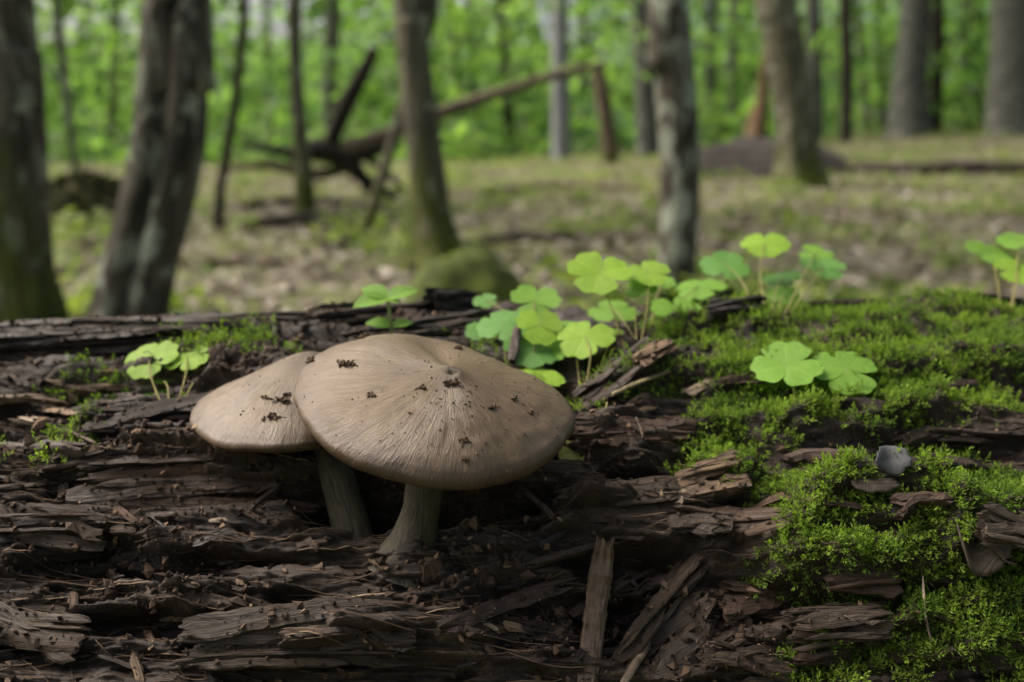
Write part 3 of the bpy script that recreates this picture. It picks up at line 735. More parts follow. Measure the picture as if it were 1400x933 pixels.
# ------------------------------------------------------------------ moss
def sprig(nl, seed):
    r = np.random.default_rng(seed); Vs, Fs, tipw = [], [], []
    bend = r.uniform(.1, .5); bd = r.uniform(0, 2 * np.pi)
    for i in range(nl):
        t = (i + .6) / nl
        c = np.array([math.cos(bd) * bend * t * t, math.sin(bd) * bend * t * t, t * (1 - .25 * bend * t)])
        az = i * 2.4 + r.uniform(-.4, .4); el = .25 + .9 * t * t + r.uniform(-.15, .2)
        d = np.array([math.cos(az) * math.cos(el), math.sin(az) * math.cos(el), math.sin(el)])
        side = np.array([-math.sin(az), math.cos(az), 0]); up = np.cross(side, d)
        l = .44 * (1.05 - .5 * t) * r.uniform(.8, 1.2); w = .058 * r.uniform(.8, 1.2)
        k = len(Vs)
        Vs += [c, c + d * l * .45 + side * w + up * .02, c + d * l - up * .05, c + d * l * .45 - side * w + up * .02]
        Fs += [[k, k + 1, k + 2], [k, k + 2, k + 3]]; tipw += [t, t]
    return np.array(Vs), np.array(Fs), np.array(tipw)
SPR = [sprig(11, 500 + i) for i in range(6)]
def moss_patch(x, s, lmin, lmax, dark=0.0):
    P, nrm = log_frame(x, s); out = []
    n = len(P); pick = RNG.integers(0, len(SPR), n); off = 0; VV, FF, CC = [], [], []
    hue = np.clip(.5 + .9 * fbm(x * 28, s * 28, 3, 61) + RNG.normal(0, .16, n), 0, 1)
    for q, (Vs, Fs, tw) in enumerate(SPR):
        I = np.nonzero(pick == q)[0]; m = len(I)
        if not m: continue
        ax = nrm[I] * .6 + np.array([0, -.12, .65]) + RNG.normal(0, .5, (m, 3)); ax /= np.linalg.norm(ax, axis=1)[:, None]
        b = RNG.normal(size=(m, 3)); b -= (b * ax).sum(1)[:, None] * ax; b /= np.linalg.norm(b, axis=1)[:, None]
        c = np.cross(ax, b); L = RNG.uniform(lmin, lmax, m)
        W = (Vs[None, :, 0, None] * b[:, None] + Vs[None, :, 1, None] * c[:, None] + Vs[None, :, 2, None] * ax[:, None]) * L[:, None, None] + (P[I] - nrm[I] * .0008)[:, None]
        VV.append(W.reshape(-1, 3)); FF.append((np.arange(m)[:, None, None] * len(Vs) + Fs[None] + off).reshape(-1, 3)); off += m * len(Vs)
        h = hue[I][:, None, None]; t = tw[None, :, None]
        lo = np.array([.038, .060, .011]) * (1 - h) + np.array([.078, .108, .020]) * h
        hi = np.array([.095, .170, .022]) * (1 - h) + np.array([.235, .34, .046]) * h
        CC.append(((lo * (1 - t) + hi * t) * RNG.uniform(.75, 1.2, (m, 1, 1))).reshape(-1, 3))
    return np.concatenate(VV), np.concatenate(FF), np.concatenate(CC)
x, s = scatter_log(150000, -.36, .36, -.235, .10)
mk = moss_mask(x, s)
dens = mk * sstep(-.28, .12, fbm(x * 26, s * 34, 3, 60) + .42 * (mk - .62))
px_, py_ = project(*base_pt(x, s))
near = np.where(s < -.06, 1.0, .62)
sel = RNG.random(len(x)) < dens * near * .95
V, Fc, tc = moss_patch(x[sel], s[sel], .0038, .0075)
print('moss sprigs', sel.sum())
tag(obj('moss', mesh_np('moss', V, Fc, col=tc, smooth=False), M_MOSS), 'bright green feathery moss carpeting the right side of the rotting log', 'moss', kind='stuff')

# ------------------------------------------------------------------ mushrooms
def cap_mesh(name, ctr, R, H, tilt, roll, shape, umbo, prof, nt=170, ns=80, skew=(0, 0)):
    """ctr: middle of the rim plane; tilt leans the top towards the camera; roll lowers the right side."""
    e1 = np.array([math.cos(roll), 0, -math.sin(roll)])
    e2 = np.array([0, math.cos(tilt), math.sin(tilt)]); e2 -= e1 * (e1 @ e2); e2 /= np.linalg.norm(e2)
    n = np.cross(e1, e2)
    th = np.linspace(0, 2 * np.pi, nt, endpoint=False); v = np.linspace(0, 1, ns) ** .85
    cr = np.array([0, .10, .22, .45, .68, .86, .955, .995, 1.0, .985, .955]); cz = np.array(prof)
    arc = np.concatenate([[0], np.cumsum(np.hypot(np.diff(cr), np.diff(cz) * H / R))]); arc /= arc[-1]
    def smooth_interp(q, ys):                      # monotone cubic through the profile points
        m = np.gradient(ys, arc); i = np.clip(np.searchsorted(arc, q, side='right') - 1, 0, len(arc) - 2)
        h = arc[i + 1] - arc[i]; t = (q - arc[i]) / h
        return (2 * t ** 3 - 3 * t ** 2 + 1) * ys[i] + (t ** 3 - 2 * t ** 2 + t) * h * m[i] + (-2 * t ** 3 + 3 * t ** 2) * ys[i + 1] + (t ** 3 - t ** 2) * h * m[i + 1]
    prof_r, prof_z = np.clip(smooth_interp(v, cr), 0, None), smooth_interp(v, cz)
    TH, PR = np.meshgrid(th, prof_r, indexing='xy'); PZ = np.broadcast_to(prof_z[:, None], TH.shape)
    vv = np.broadcast_to(v[:, None], TH.shape)
    rr = R * shape(TH) * PR
    zz = H * PZ + umbo(TH, PR)
    cx, cy = np.cos(TH), np.sin(TH)
    wob = fbm(cx * PR * 2.2 + 3, cy * PR * 2.2, 3, 71) * .035 * R * PR
    fib = .0006 * R / .05 * ridged(TH * 0 + PR * 2, TH * 38 / np.pi, 2, 72) * np.clip(PR * 2.2 * (1.3 - PR), 0, 1) * 0.4
    P = ctr[None, None] + ((1 - PR ** 2) * R * skew[0])[..., None] * e1 + ((1 - PR ** 2) * R * skew[1])[..., None] * e2 + (rr * cx)[..., None] * e1 + (rr * cy)[..., None] * e2 + (zz + wob + fib)[..., None] * n
    # underside: from the edge in towards the stem
    us = np.linspace(0, 1, 14)[1:]
    P2 = []
    for q in us:
        k = 1 - q * .86
        P2.append(ctr + (rr[-1] * k * cx[-1])[:, None] * e1 + (rr[-1] * k * cy[-1])[:, None] * e2 + ((zz[-1] + wob[-1]) * (1 - q) + .25 * H * math.sin(q * 1.6) + .0008)[:, None] * n)
    allP = np.concatenate([P.reshape(-1, 3), np.concatenate(P2)])
    V = allP; m = ns + len(us)
    f = grid_faces(m, nt, True)
    # uv per vertex, seam repaired by mirrored u
    u = np.abs(((th / (2 * np.pi)) * 2) % 2 - 1)
    U = np.concatenate([np.stack([np.broadcast_to(u, TH.shape), vv], -1).reshape(-1, 2), np.stack([np.tile(u, len(us)), np.full(nt * len(us), 1.0)], -1)])
    return mesh_np(name, V, f, uv=U), (e1, e2, n), (rr[-1], zz[-1])
def gill_mesh(name, ctr, fr, R, shape, H, nn=110):
    e1, e2, n = fr; V, Fq = [], []
    for i in range(nn):
        t = 2 * np.pi * i / nn; d = e1 * math.cos(t) + e2 * math.sin(t); r1 = R * float(shape(np.array(t))) * .84
        k = len(V); m = 7
        for j in range(m):
            q = j / (m - 1); r = .009 + (r1 - .009) * q
            top = ctr + d * r + n * (H * .28 * (1 - q)); dep = .006 * math.sin(math.pi * min(1, .15 + q * .85)) + .0006
            V += [top, top - n * dep]
        for j in range(m - 1):
            Fq.append([k + 2 * j, k + 2 * j + 1, k + 2 * j + 3, k + 2 * j + 2])
    return mesh_np(name, np.array(V), np.array(Fq))
def stem_mesh(name, P, rad, nt=48, na=60):
    P = resample(P, na); na = len(P); r = np.interp(np.linspace(0, 1, na), np.linspace(0, 1, len(rad)), rad)
    T = np.gradient(P, axis=0); T /= np.linalg.norm(T, axis=1)[:, None]
    B = np.cross(T, [0, 1, 0]); B /= np.linalg.norm(B, axis=1)[:, None]; C = np.cross(B, T)
    th = np.linspace(0, 2 * np.pi, nt, endpoint=False); A, TH = np.meshgrid(np.arange(na) / na, th, indexing='ij')
    rr = r[:, None] * (1 + .05 * ridged(A * 3, TH * 7, 2, 81) + .06 * fbm(A * 5, np.cos(TH) * 1.5 + 5, 3, 82) + .10 * fbm(np.cos(TH) * 2, np.sin(TH) * 2 + A * 6, 3, 83) * (1 - A) ** 3)
    V = P[:, None] + B[:, None] * (rr * np.cos(TH))[..., None] + C[:, None] * (rr * np.sin(TH))[..., None]
    uv = np.stack([np.abs(TH / np.pi - 1), A], -1)
    return mesh_np(name, V.reshape(-1, 3), grid_faces(na, nt, True)[:, ::-1], uv=uv.reshape(-1, 2))
def angd(t, a):
    return np.abs((t - a + np.pi) % (2 * np.pi) - np.pi)
# large cap
C1 = np.array(at(592, 548, .378)); k1 = mpp(C1[1], C1[2]); R1 = 190 * k1
def shape1(t): return 1 + .02 * np.cos(2 * t + .5) + .018 * np.sin(3 * t + 1) - .03 * np.exp(-(angd(t, R_(205)) / .25) ** 2) + .008 * np.sin(5 * t) + .004 * np.sin(9 * t + 1) + .003 * np.sin(17 * t + 2) + .002 * np.sin(31 * t)
def umbo1(t, r):
    bul = .0055 * np.exp(-(angd(t, R_(142)) / .75) ** 2) * np.exp(-((r - .72) / .33) ** 2)
    um = .0022 * np.exp(-(r / .10) ** 2) + .001 * np.exp(-(r / .3) ** 2)
    pit = -.0022 * np.exp(-(np.hypot(r * np.cos(t) - .015, r * np.sin(t) + .02) / .03) ** 2)
    fold = -.0030 * np.exp(-(angd(t, R_(100)) / .22) ** 2) * np.exp(-((r - .55) / .3) ** 2)
    wave = .0022 * np.cos(3 * t + .6) * np.clip(r - .5, 0, 1) ** 1.5 * 2
    return bul + um + pit + fold + wave
MUSH1 = thing('mushroom', 'large greyish brown mushroom with soil crumbs on its wide domed cap', 'mushroom', 'mushrooms growing on the log')
me, fr1, _ = cap_mesh('cap', C1, R1, 62 * k1, R_(13), R_(8), shape1, umbo1, (1, .965, .90, .71, .46, .22, .055, -.065, -.16, -.25, -.30), skew=(.10, -.20))
cap1 = obj('cap', me, M_CAP, MUSH1)
obj('gills', gill_mesh('gills', C1 - fr1[2] * .004, fr1, R1, shape1, 60 * k1), M_GILL, cap1)
b1 = at(562, 752, .372); t1 = Vector(C1 + fr1[2] * .006 + fr1[0] * .002)
m1 = at(580, 668, .374)
obj('stem', stem_mesh('stem', [b1 - Vector((.0025, 0, .008)), b1, b1.lerp(m1, .45) + Vector((.0005, 0, 0)), m1, t1], [.0155, .0125, .0094, .0078, .0072, .0072, .0075]), M_STEM, MUSH1)
# second cap, behind and pressed against the first
C2 = np.array(at(424, 561, .424)); k2 = mpp(C2[1], C2[2]); R2 = 160 * k2
def shape2(t): return 1 + .02 * np.sin(3 * t + .4) + .005 * np.sin(11 * t) + .003 * np.sin(23 * t + 2) - .40 * np.exp(-(angd(t, R_(-38)) / .62) ** 2) - .12 * np.exp(-(angd(t, R_(10)) / .5) ** 2)
def umbo2(t, r): return .0006 * np.exp(-(r / .25) ** 2) + .0015 * np.cos(4 * t) * np.clip(r - .6, 0, 1) * 2 - .002 * np.exp(-(angd(t, R_(150)) / .3) ** 2) * np.exp(-((r - .6) / .25) ** 2)
MUSH2 = thing('mushroom', 'smaller pale brown mushroom half hidden behind the large cap, bits of debris on top', 'mushroom', 'mushrooms growing on the log')
me, fr2, _ = cap_mesh('cap', C2, R2, 80 * k2, R_(1), R_(2), shape2, umbo2, (1, .965, .88, .65, .40, .19, .05, -.03, -.08, -.13, -.16))
cap2 = obj('cap', me, M_CAP, MUSH2)
obj('gills', gill_mesh('gills', C2 - fr2[2] * .003, fr2, R2, shape2, 60 * k2), M_GILL, cap2)
b2 = at(490, 756, .382); m2 = at(458, 640, .396); t2 = Vector(C2 + fr2[2] * .004 + np.array([.006, -.006, 0]))
obj('stem', stem_mesh('stem', [b2 - Vector((-.002, 0, .008)), b2, b2.lerp(m2, .5), m2, t2], [.0092, .0086, .0078, .0074, .0070, .0068, .0068]), M_STEM, MUSH2)

# ------------------------------------------------------------------ soil crumbs on the caps
bpy.context.view_layer.update()
def cap_hit(px, py):
    best = None; o = Vector((0, 0, CAMZ)); d = ray(px, py).normalized()
    for cp in (cap1, cap2):
        ok, loc, nor, _ = cp.ray_cast(o, d)
        if ok and (best is None or (loc - o).length < (best[0] - o).length): best = (loc, nor)
    return best
def crumb_mesh(name, n, spread, size, seed, nor):
    r = np.random.default_rng(seed); V, Fq = [], []
    nor = np.array(nor); t = np.cross(nor, [0, 0, 1.0]); t /= np.linalg.norm(t); b = np.cross(nor, t)
    for i in range(n):
        p = t * r.normal(0, spread) + b * r.normal(0, spread * .45) + nor * (abs(r.normal(0, spread * .3)) + size * .2)
        a, bb, c = [r.normal(size=3) for _ in range(3)]
        a /= np.linalg.norm(a); bb -= a * (a @ bb); bb /= np.linalg.norm(bb); c = np.cross(a, bb)
        s = size * r.uniform(.5, 1.5); k = len(V)
        V += [p + a * s * r.uniform(.8, 1.8), p - a * s * r.uniform(.8, 1.8), p + bb * s * .8, p - bb * s * .8, p + c * s * .6, p - c * s * .6]
        Fq += [[k + q for q in f] for f in ((0, 2, 4), (2, 1, 4), (1, 3, 4), (3, 0, 4), (2, 0, 5), (1, 2, 5), (3, 1, 5), (0, 3, 5))]
    return mesh_np(name, np.array(V), np.array(Fq), smooth=False)
CRUMBS = [(474, 499, 46, 14, 'dark granular soil crumb high on the left shoulder of the large cap'),
          (496, 462, 40, 16, 'flat soil crumb on the top back edge of the large cap'),
          (372, 571, 40, 13, 'ragged soil crumb low on the front of the smaller cap'),
          (388, 549, 34, 13, 'ragged soil crumb on the smaller cap beside the edge of the large cap'),
          (508, 541, 20, 7, 'small dark soil crumb in the middle of the large cap left of its centre'),
          (616, 524, 46, 9, 'black soil clot in the dimple at the centre of the large cap'),
          (674, 557, 18, 7, 'small dark soil crumb on the right slope of the large cap'),
          (636, 603, 22, 9, 'oval soil crumb on the front of the large cap above its edge'),
          (634, 627, 16, 6, 'tiny dark soil crumb nearest the front edge of the large cap'),
          (578, 531, 18, 6, 'small brown soil crumb left of the dimple of the large cap'),
          (627, 477, 24, 8, 'brown soil crumb at the back rim of the large cap by the sorrel leaves'),
          (425, 493, 30, 12, 'brown soil crumb at the top of the smaller cap touching the large one'),
          (702, 545, 14, 7, 'faint soil crumb on the right shoulder of the large cap'),
          (724, 564, 12, 5, 'little soil crumb farthest down the right slope of the large cap'),
          (393, 540, 10, 6, 'tiny soil crumb wedged where the two caps meet'),
          (362, 545, 12, 8, 'thin scatter of soil in the middle of the smaller cap'),
          (297, 611, 16, 6, 'brown wood crumb hanging under the left edge of the smaller cap')]
for i, (px, py, n, wpx, lab) in enumerate(CRUMBS):
    h = cap_hit(px, py)
    if h is None: h = cap_hit(px, py + 6) or cap_hit(px, py - 6) or cap_hit(px, py + 12) or cap_hit(px + 6, py - 8) or (cap_hit(640, 520) if False else None)
    if h is None: print('crumb miss', px, py); continue
    k = mpp(h[0].y, h[0].z)
    o = obj('soil_crumb', crumb_mesh('soil_crumb', n, wpx * k * .46, .00075, 900 + i, h[1]), M_SOIL)
    o.location = h[0]; tag(o, lab, 'crumb', 'soil crumbs on the mushroom caps')
V, Fq, tcs = [], [], []
k = 0
for i in range(420):
    u = random.random()
    if i < 270: px, py = random.gauss(640, 70), random.gauss(535, 38)
    elif i < 340: px, py = random.uniform(410, 770), random.uniform(470, 650)
    else: px, py = random.gauss(365, 45), random.gauss(545, 30)
    h = cap_hit(px, py)
    if h is None: continue
    r = np.array(RNG.normal(size=(3, 3))); s = random.choice([.00014, .0002, .00026, .00034, .0005]); 
    p = np.array(h[0]) + np.array(h[1]) * s * .4
    q = r / np.linalg.norm(r, axis=1)[:, None] * s
    V += [p + q[0] * 1.4, p - q[0] * 1.2, p + q[1], p - q[1], p + q[2] * .7, p - q[2] * .7]
    Fq += [[k + z for z in f] for f in ((0, 2, 4), (2, 1, 4), (1, 3, 4), (3, 0, 4), (2, 0, 5), (1, 2, 5), (3, 1, 5), (0, 3, 5))]; k += 6
    tcs += [tuple(np.array((.045, .03, .02)) * random.uniform(.5, 2.2))] * 8
tag(obj('soil_specks', mesh_np('soil_specks', np.array(V), np.array(Fq), col=np.array(tcs), smooth=False), M_CRUMB), 'fine dark specks of soil dusted over both mushroom caps', 'specks', kind='stuff')

# ------------------------------------------------------------------ wood sorrel
def leaflet_mesh(nu=11, nv=12, fold=.35, droop=.3, seed=0):
    """heart shaped leaflet of length 1 from the stalk end at the origin along +X"""
    r = np.random.default_rng(seed)
    v = np.linspace(0, 1, nv); u = np.linspace(-1, 1, nu); Vv, Fv = np.meshgrid(u, v, indexing='xy')
    w = .62 * np.sin(np.clip(Fv, 0, 1) ** .85 * np.pi * .72) ** .9 * 1.0
    y = Vv * w
    notch = .16 * np.exp(-(Vv / .32) ** 2) * Fv ** 6
    x = Fv * (1.0 + .04 * np.cos(Vv * 3)) - notch - .13 * (Vv ** 2) * Fv ** 4 - .10 * np.abs(Vv) ** 5 * Fv ** 3
    z = fold * np.abs(y) ** 1.25 * .6 - droop * x ** 2 * .5 - .12 * y ** 2 + .02 * np.sin(x * 9 + r.uniform(0, 6)) * np.abs(y)
    V = np.stack([x, y, z], -1).reshape(-1, 3)
    uv = np.stack([(Vv + 1) / 2, Fv], -1).reshape(-1, 2)
    return mesh_np('leaflet', V, grid_faces(nv, nu), uv=uv)
LEAFLETS = [leaflet_mesh(fold=f, droop=d, seed=i) for i, (f, d) in enumerate([(.10, .10), (.22, .18), (.03, .2), (.18, .0)])]
for m_ in LEAFLETS: m_.materials.append(M_SORREL)
def tube_mesh(name, P, rad, nt=8, na=24):
    P = resample(P, na); na = len(P); r = np.interp(np.linspace(0, 1, na), np.linspace(0, 1, len(rad)), rad)
    T = np.gradient(P, axis=0); T /= np.linalg.norm(T, axis=1)[:, None] + 1e-12
    up = np.array([.31, .95, .05]); B = np.cross(T, up); B /= np.linalg.norm(B, axis=1)[:, None] + 1e-12; C = np.cross(B, T)
    th = np.linspace(0, 2 * np.pi, nt, endpoint=False)
    V = P[:, None] + r[:, None, None] * (B[:, None] * np.cos(th)[None, :, None] + C[:, None] * np.sin(th)[None, :, None])
    return mesh_np(name, V.reshape(-1, 3), grid_faces(na, nt, True)[:, ::-1])
YG, MG, BG, DG = (.180, .31, .030), (.130, .265, .034), (.090, .215, .045), (.050, .13, .025)
def sorrel(label, base_px, leaves):
    """leaves: (px, py, Y, width px, colour, spin deg, lean towards camera deg)"""
    bh = on_log(*base_px)
    root = thing('wood_sorrel', label, 'plant', 'wood sorrel plants on the log', loc=bh)
    for (px, py, Y, wpx, colr, spin, lean) in leaves:
        c = at(px, py, Y); k = mpp(c.y, c.z); size = wpx * k / 1.85
        lf_ = bpy.data.objects.new('leaf', None); COL.objects.link(lf_); lf_.parent = root; lf_.empty_display_size = .01
        lf_.location = c - bh
        lf_.rotation_euler = (Matrix.Rotation(R_(lean + 6 + random.uniform(-5, 5)), 3, 'X') @ Matrix.Rotation(R_(random.uniform(-10, 10)), 3, 'Y') @ Matrix.Rotation(R_(spin), 3, 'Z')).to_euler()
        for q in range(3):
            l = bpy.data.objects.new('leaflet', LEAFLETS[random.randrange(4)]); COL.objects.link(l); l.parent = lf_
            l.scale = (size * random.uniform(.94, 1.06),) * 3
            l.rotation_euler = (0, R_(random.uniform(-9, 5)), R_(120 * q + random.uniform(-7, 7)))
            kf = random.uniform(.88, 1.12); l.color = (*[v * kf for v in colr], 1)
        # stalk from the leaf joint down to the log below
        foot = on_log(px + (base_px[0] - px) * .55, max(base_px[1], py + 18)) - radial(bh) * .004
        foot = foot.lerp(bh, .45)
        mid = c.lerp(foot, .5) + Vector((random.uniform(-.003, .003), random.uniform(-.002, .004), .004))
        st = obj('stalk', tube_mesh('stalk', [foot - bh, mid - bh, c - bh], [.00045, .0004, .0003]), M_STALK, root)
    return root
sorrel('low wood sorrel with yellow green leaves in the hollow left of the mushrooms', (232, 560),
       [(204, 490, .47, 76, YG, 20, 18), (256, 489, .47, 66, YG, 75, 16), (284, 513, .475, 56, BG, 10, 12), (222, 520, .465, 30, MG, 40, 10), (212, 538, .462, 34, MG, 100, 8)])
sorrel('tall wood sorrel pair holding bright yellow green leaves above the others', (870, 480),
       [(820, 374, .50, 88, YG, 12, 24), (886, 374, .51, 66, YG, 50, 18), (876, 396, .505, 48, MG, 100, 15)])
sorrel('dense wood sorrel clump directly behind the large mushroom cap', (715, 545),
       [(738, 444, .485, 68, YG, 30, 22), (688, 443, .495, 74, BG, 70, 18), (655, 452, .50, 40, BG, 0, 20), (725, 482, .475, 80, BG, 15, 12),
        (742, 516, .455, 62, YG, 80, 8), (725, 514, .45, 40, YG, 0, 5), (765, 478, .48, 46, MG, 110, 15)])
sorrel('wood sorrel with mid green leaf standing at the back of the dense clump', (735, 470),
       [(731, 412, .52, 72, MG, 25, 22), (664, 411, .53, 34, BG, 60, 20)])
sorrel('single broad wood sorrel leaf leaning low over dark brown wood', (800, 530),
       [(800, 460, .475, 82, YG, 5, 22), (775, 448, .49, 40, MG, 80, 18), (838, 457, .49, 30, YG, 30, 12)])
sorrel('pale wood sorrel half sunk in moss behind the tall pair', (880, 460),
       [(925, 425, .53, 68, MG, 40, 18), (838, 424, .545, 66, MG, 90, 8), (955, 391, .57, 72, MG, 10, 8), (905, 385, .58, 40, MG, 60, 12)])
sorrel('wood sorrel rising from the mossy back edge with one yellow leaf on top', (1050, 440),
       [(1045, 334, .60, 66, YG, 20, 22), (992, 361, .60, 66, BG, 70, 20), (1126, 365, .60, 64, BG, 35, 14), (1115, 346, .62, 48, MG, 100, 10), (1070, 381, .61, 54, DG, 10, 6), (1072, 402, .59, 46, MG, 60, 18)])
sorrel('two large flat wood sorrel leaves over bright moss, in sharp focus', (1105, 600),
       [(1074, 500, .440, 96, MG, 75, 20), (1156, 506, .438, 92, MG, 40, 18)])
sorrel('wood sorrel at the far right end of the mossy back edge', (1375, 430),
       [(1354, 348, .60, 66, MG, 30, 18), (1392, 330, .61, 56, MG, 80, 18), (1390, 372, .58, 62, YG, 0, 18)])
sorrel('tiny sprout with two round leaves on a dark wood ledge right of the large cap', (826, 566), [(827, 555, .44, 24, BG, 20, 25)])
sorrel('tiny lone sprout on dark wood at the left of the broad split slab', (66, 668), [(66, 659, .41, 18, YG, 20, 20)])
# seedling with opposite oval leaves
def oval_leaf(nu=7, nv=10):
    u = np.linspace(-1, 1, nu); v = np.linspace(0, 1, nv); U, Vv = np.meshgrid(u, v)
    w = .34 * np.sin(np.pi * Vv ** .8) ** .75; y = U * w; z = .25 * np.abs(y) - .18 * Vv ** 2
    return mesh_np('leaf', np.stack([Vv, y, z], -1).reshape(-1, 3), grid_faces(nv, nu), uv=np.stack([(U + 1) / 2, Vv], -1).reshape(-1, 2))
OV = oval_leaf(); OV.materials.append(M_SORREL)
bh = on_log(548, 472)
seed_ = thing('seedling', 'small pale green seedling with paired oval leaves behind the large cap', 'plant', loc=bh)
top = at(530, 408, .495); low = at(535, 446, .490); bot = at(548, 474, .486)
obj('stem', tube_mesh('stem', [bot - bh - Vector((0, -.004, .035)), low - bh, top - bh], [.0010, .0009, .0008]), mat_plain('seedling_stem', (.13, .17, .05), (.2, .25, .08), 200), seed_)
for (p, a, ln, cc) in ((top, 22, 44, MG), (top, 150, 44, MG), (top, 208, 50, MG), (low, 10, 30, MG), (low, 172, 36, MG), (top, 320, 20, YG)):
    o = obj('leaf', OV, None, seed_, cc); k = mpp(p.y, p.z); o.location = p - bh; o.scale = (ln * k,) * 3
    o.rotation_euler = (Matrix.Rotation(R_(26), 3, 'X') @ Matrix.Rotation(R_(a), 3, 'Z') @ Matrix.Rotation(R_(-12), 3, 'Y')).to_euler()

# ------------------------------------------------------------------ loose things on the log
def loose(name, label, cat, pp, w, thick, colr, **kw):
    kw['lift'] = kw.get('lift', .002) * 2.0
    o = piece(name, pp, w, thick, colr, parent=None, **kw); return tag(o, label, cat)
loose('stick', 'short upright broken stick leaning on the dark front of the log', 'stick', [(798, 960), (806, 880), (817, 800), (826, 748)], 26, .006, (.11, .08, .055), lift=.016, solid=True, na=90, nt=48, taper=.2, ragged=.35)
loose('twig', 'thin pale stripped twig at the foot of the fan of split fibres', 'twig', [(842, 950), (862, 915), (888, 882)], 9, .0022, PALE, lift=.018, solid=True, na=30, nt=20, taper=.2)
loose('twig', 'slender crooked green-grey twig behind the large cap on the right', 'twig', [(835, 556), (862, 540), (890, 533), (916, 524)], 6, .0015, (.20, .18, .10), lift=.010, solid=True, na=40, nt=16)
loose('twig', 'dark upright broken twig poking up behind the large cap', 'twig', [(699, 516, 0), (703, 500, .002), (708, 476, .004)], 12, .003, BROWN, lift=.012, solid=True, na=30, nt=20)
loose('moss_stalk', 'fine pale kinked stalk hanging over the front moss cushion', 'stalk', [(1254, 795), (1257, 830), (1253, 850), (1262, 865), (1266, 885)], 2.6, .0007, PALE, lift=.010, solid=True, na=50, nt=8)
loose('root_fibre', 'curly yellow root fibre on the ledge right of the large cap', 'fibre', [(868, 582), (880, 596), (878, 612)], 3, .0008, TAN, lift=.008, solid=True, na=30, nt=8)
def flake(name, label, cat, px, py, wpx, hpx, mat, color=None, lift=.004, lean=.7, curl=.25, seed=0, thick=.0012):
    c = on_log(px, py + hpx * .4, lift) ; k = mpp(c.y, c.z); r = np.random.default_rng(seed)
    nr, nt = 9, 28; th = np.linspace(0, 2 * np.pi, nt, endpoint=False); V = []
    out = 1 + .18 * perlin(np.cos(th) * 1.5 + seed, np.sin(th) * 1.5, seed) + .12 * perlin(np.cos(th) * 5, np.sin(th) * 5 + seed, seed + 1)
    for side in (1, -1):
        for i in range(nr):
            q = i / (nr - 1)
            X_ = np.cos(th) * out * q * wpx * k / 2; Y_ = np.sin(th) * out * q * hpx * k / 2
            Z_ = curl * X_ ** 2 / (wpx * k / 2) + .25 * curl * hpx * k * np.sin(3 * q * np.cos(th) + seed) + side * thick / 2 * (1 - .8 * q ** 4)
            V.append(np.stack([X_, Y_ * math.sin(lean) + Z_ * -math.cos(lean) * 0 + Y_ * 0, Z_ * 0], -1) * 0 + np.stack([X_, Y_ * math.cos(lean) + -Z_ * math.sin(lean), Y_ * math.sin(lean) + Z_ * math.cos(lean)], -1))
    V = np.concatenate(V); f1 = grid_faces(nr, nt, True); f2 = f1[:, ::-1] + nr * nt
    j = np.arange(nt); rim = np.stack([(nr - 1) * nt + j, (2 * nr - 1) * nt + j, (2 * nr - 1) * nt + (j + 1) % nt, (nr - 1) * nt + (j + 1) % nt], -1)
    uv = V[:, :2] * 1.0
    o = obj(name, mesh_np(name, V, [f1, f2, rim], uv=uv), mat, None, color)
    o.location = c + Vector((0, 0, hpx * k * .35 * math.sin(lean))); return tag(o, label, cat)
M_YLEAF = mat_plain('yellowing_leaf', (.17, .17, .035), (.30, .28, .07), 160, .6)
M_STONE = mat_plain('pale_stone', (.022, .024, .026), (.055, .057, .060), 180, .6, .0006)
flake('fallen_leaf', 'small yellowing leaf tucked under the right edge of the large cap', 'leaf', 781, 624, 34, 40, M_YLEAF, lift=.003, lean=1.1, seed=3)
flake('stone', 'pale blue-grey stone flake half sunk in the moss', 'stone', 1216, 628, 46, 44, M_STONE, lift=.002, lean=.95, seed=5, thick=.0022)
flake('bark_flake', 'dark grey curved bark flake lying in the moss below the stone', 'bark', 1190, 668, 66, 26, M_STRAND, (.075, .066, .055), lift=.005, lean=.5, seed=8, thick=.003)
flake('bark_fragment', 'curled greyish bark fragment standing in the moss on the right', 'bark', 1330, 738, 70, 84, M_STRAND, (.050, .042, .034), lift=.006, lean=.8, curl=.5, seed=12, thick=.006)
loose('bark_fragment', 'peeling striped bark strip beside the curled bark fragment', 'bark', [(1330, 728), (1370, 738), (1420, 752)], 44, .008, (.085, .07, .052), lift=.012, tilt=.3, na=60, nt=60)

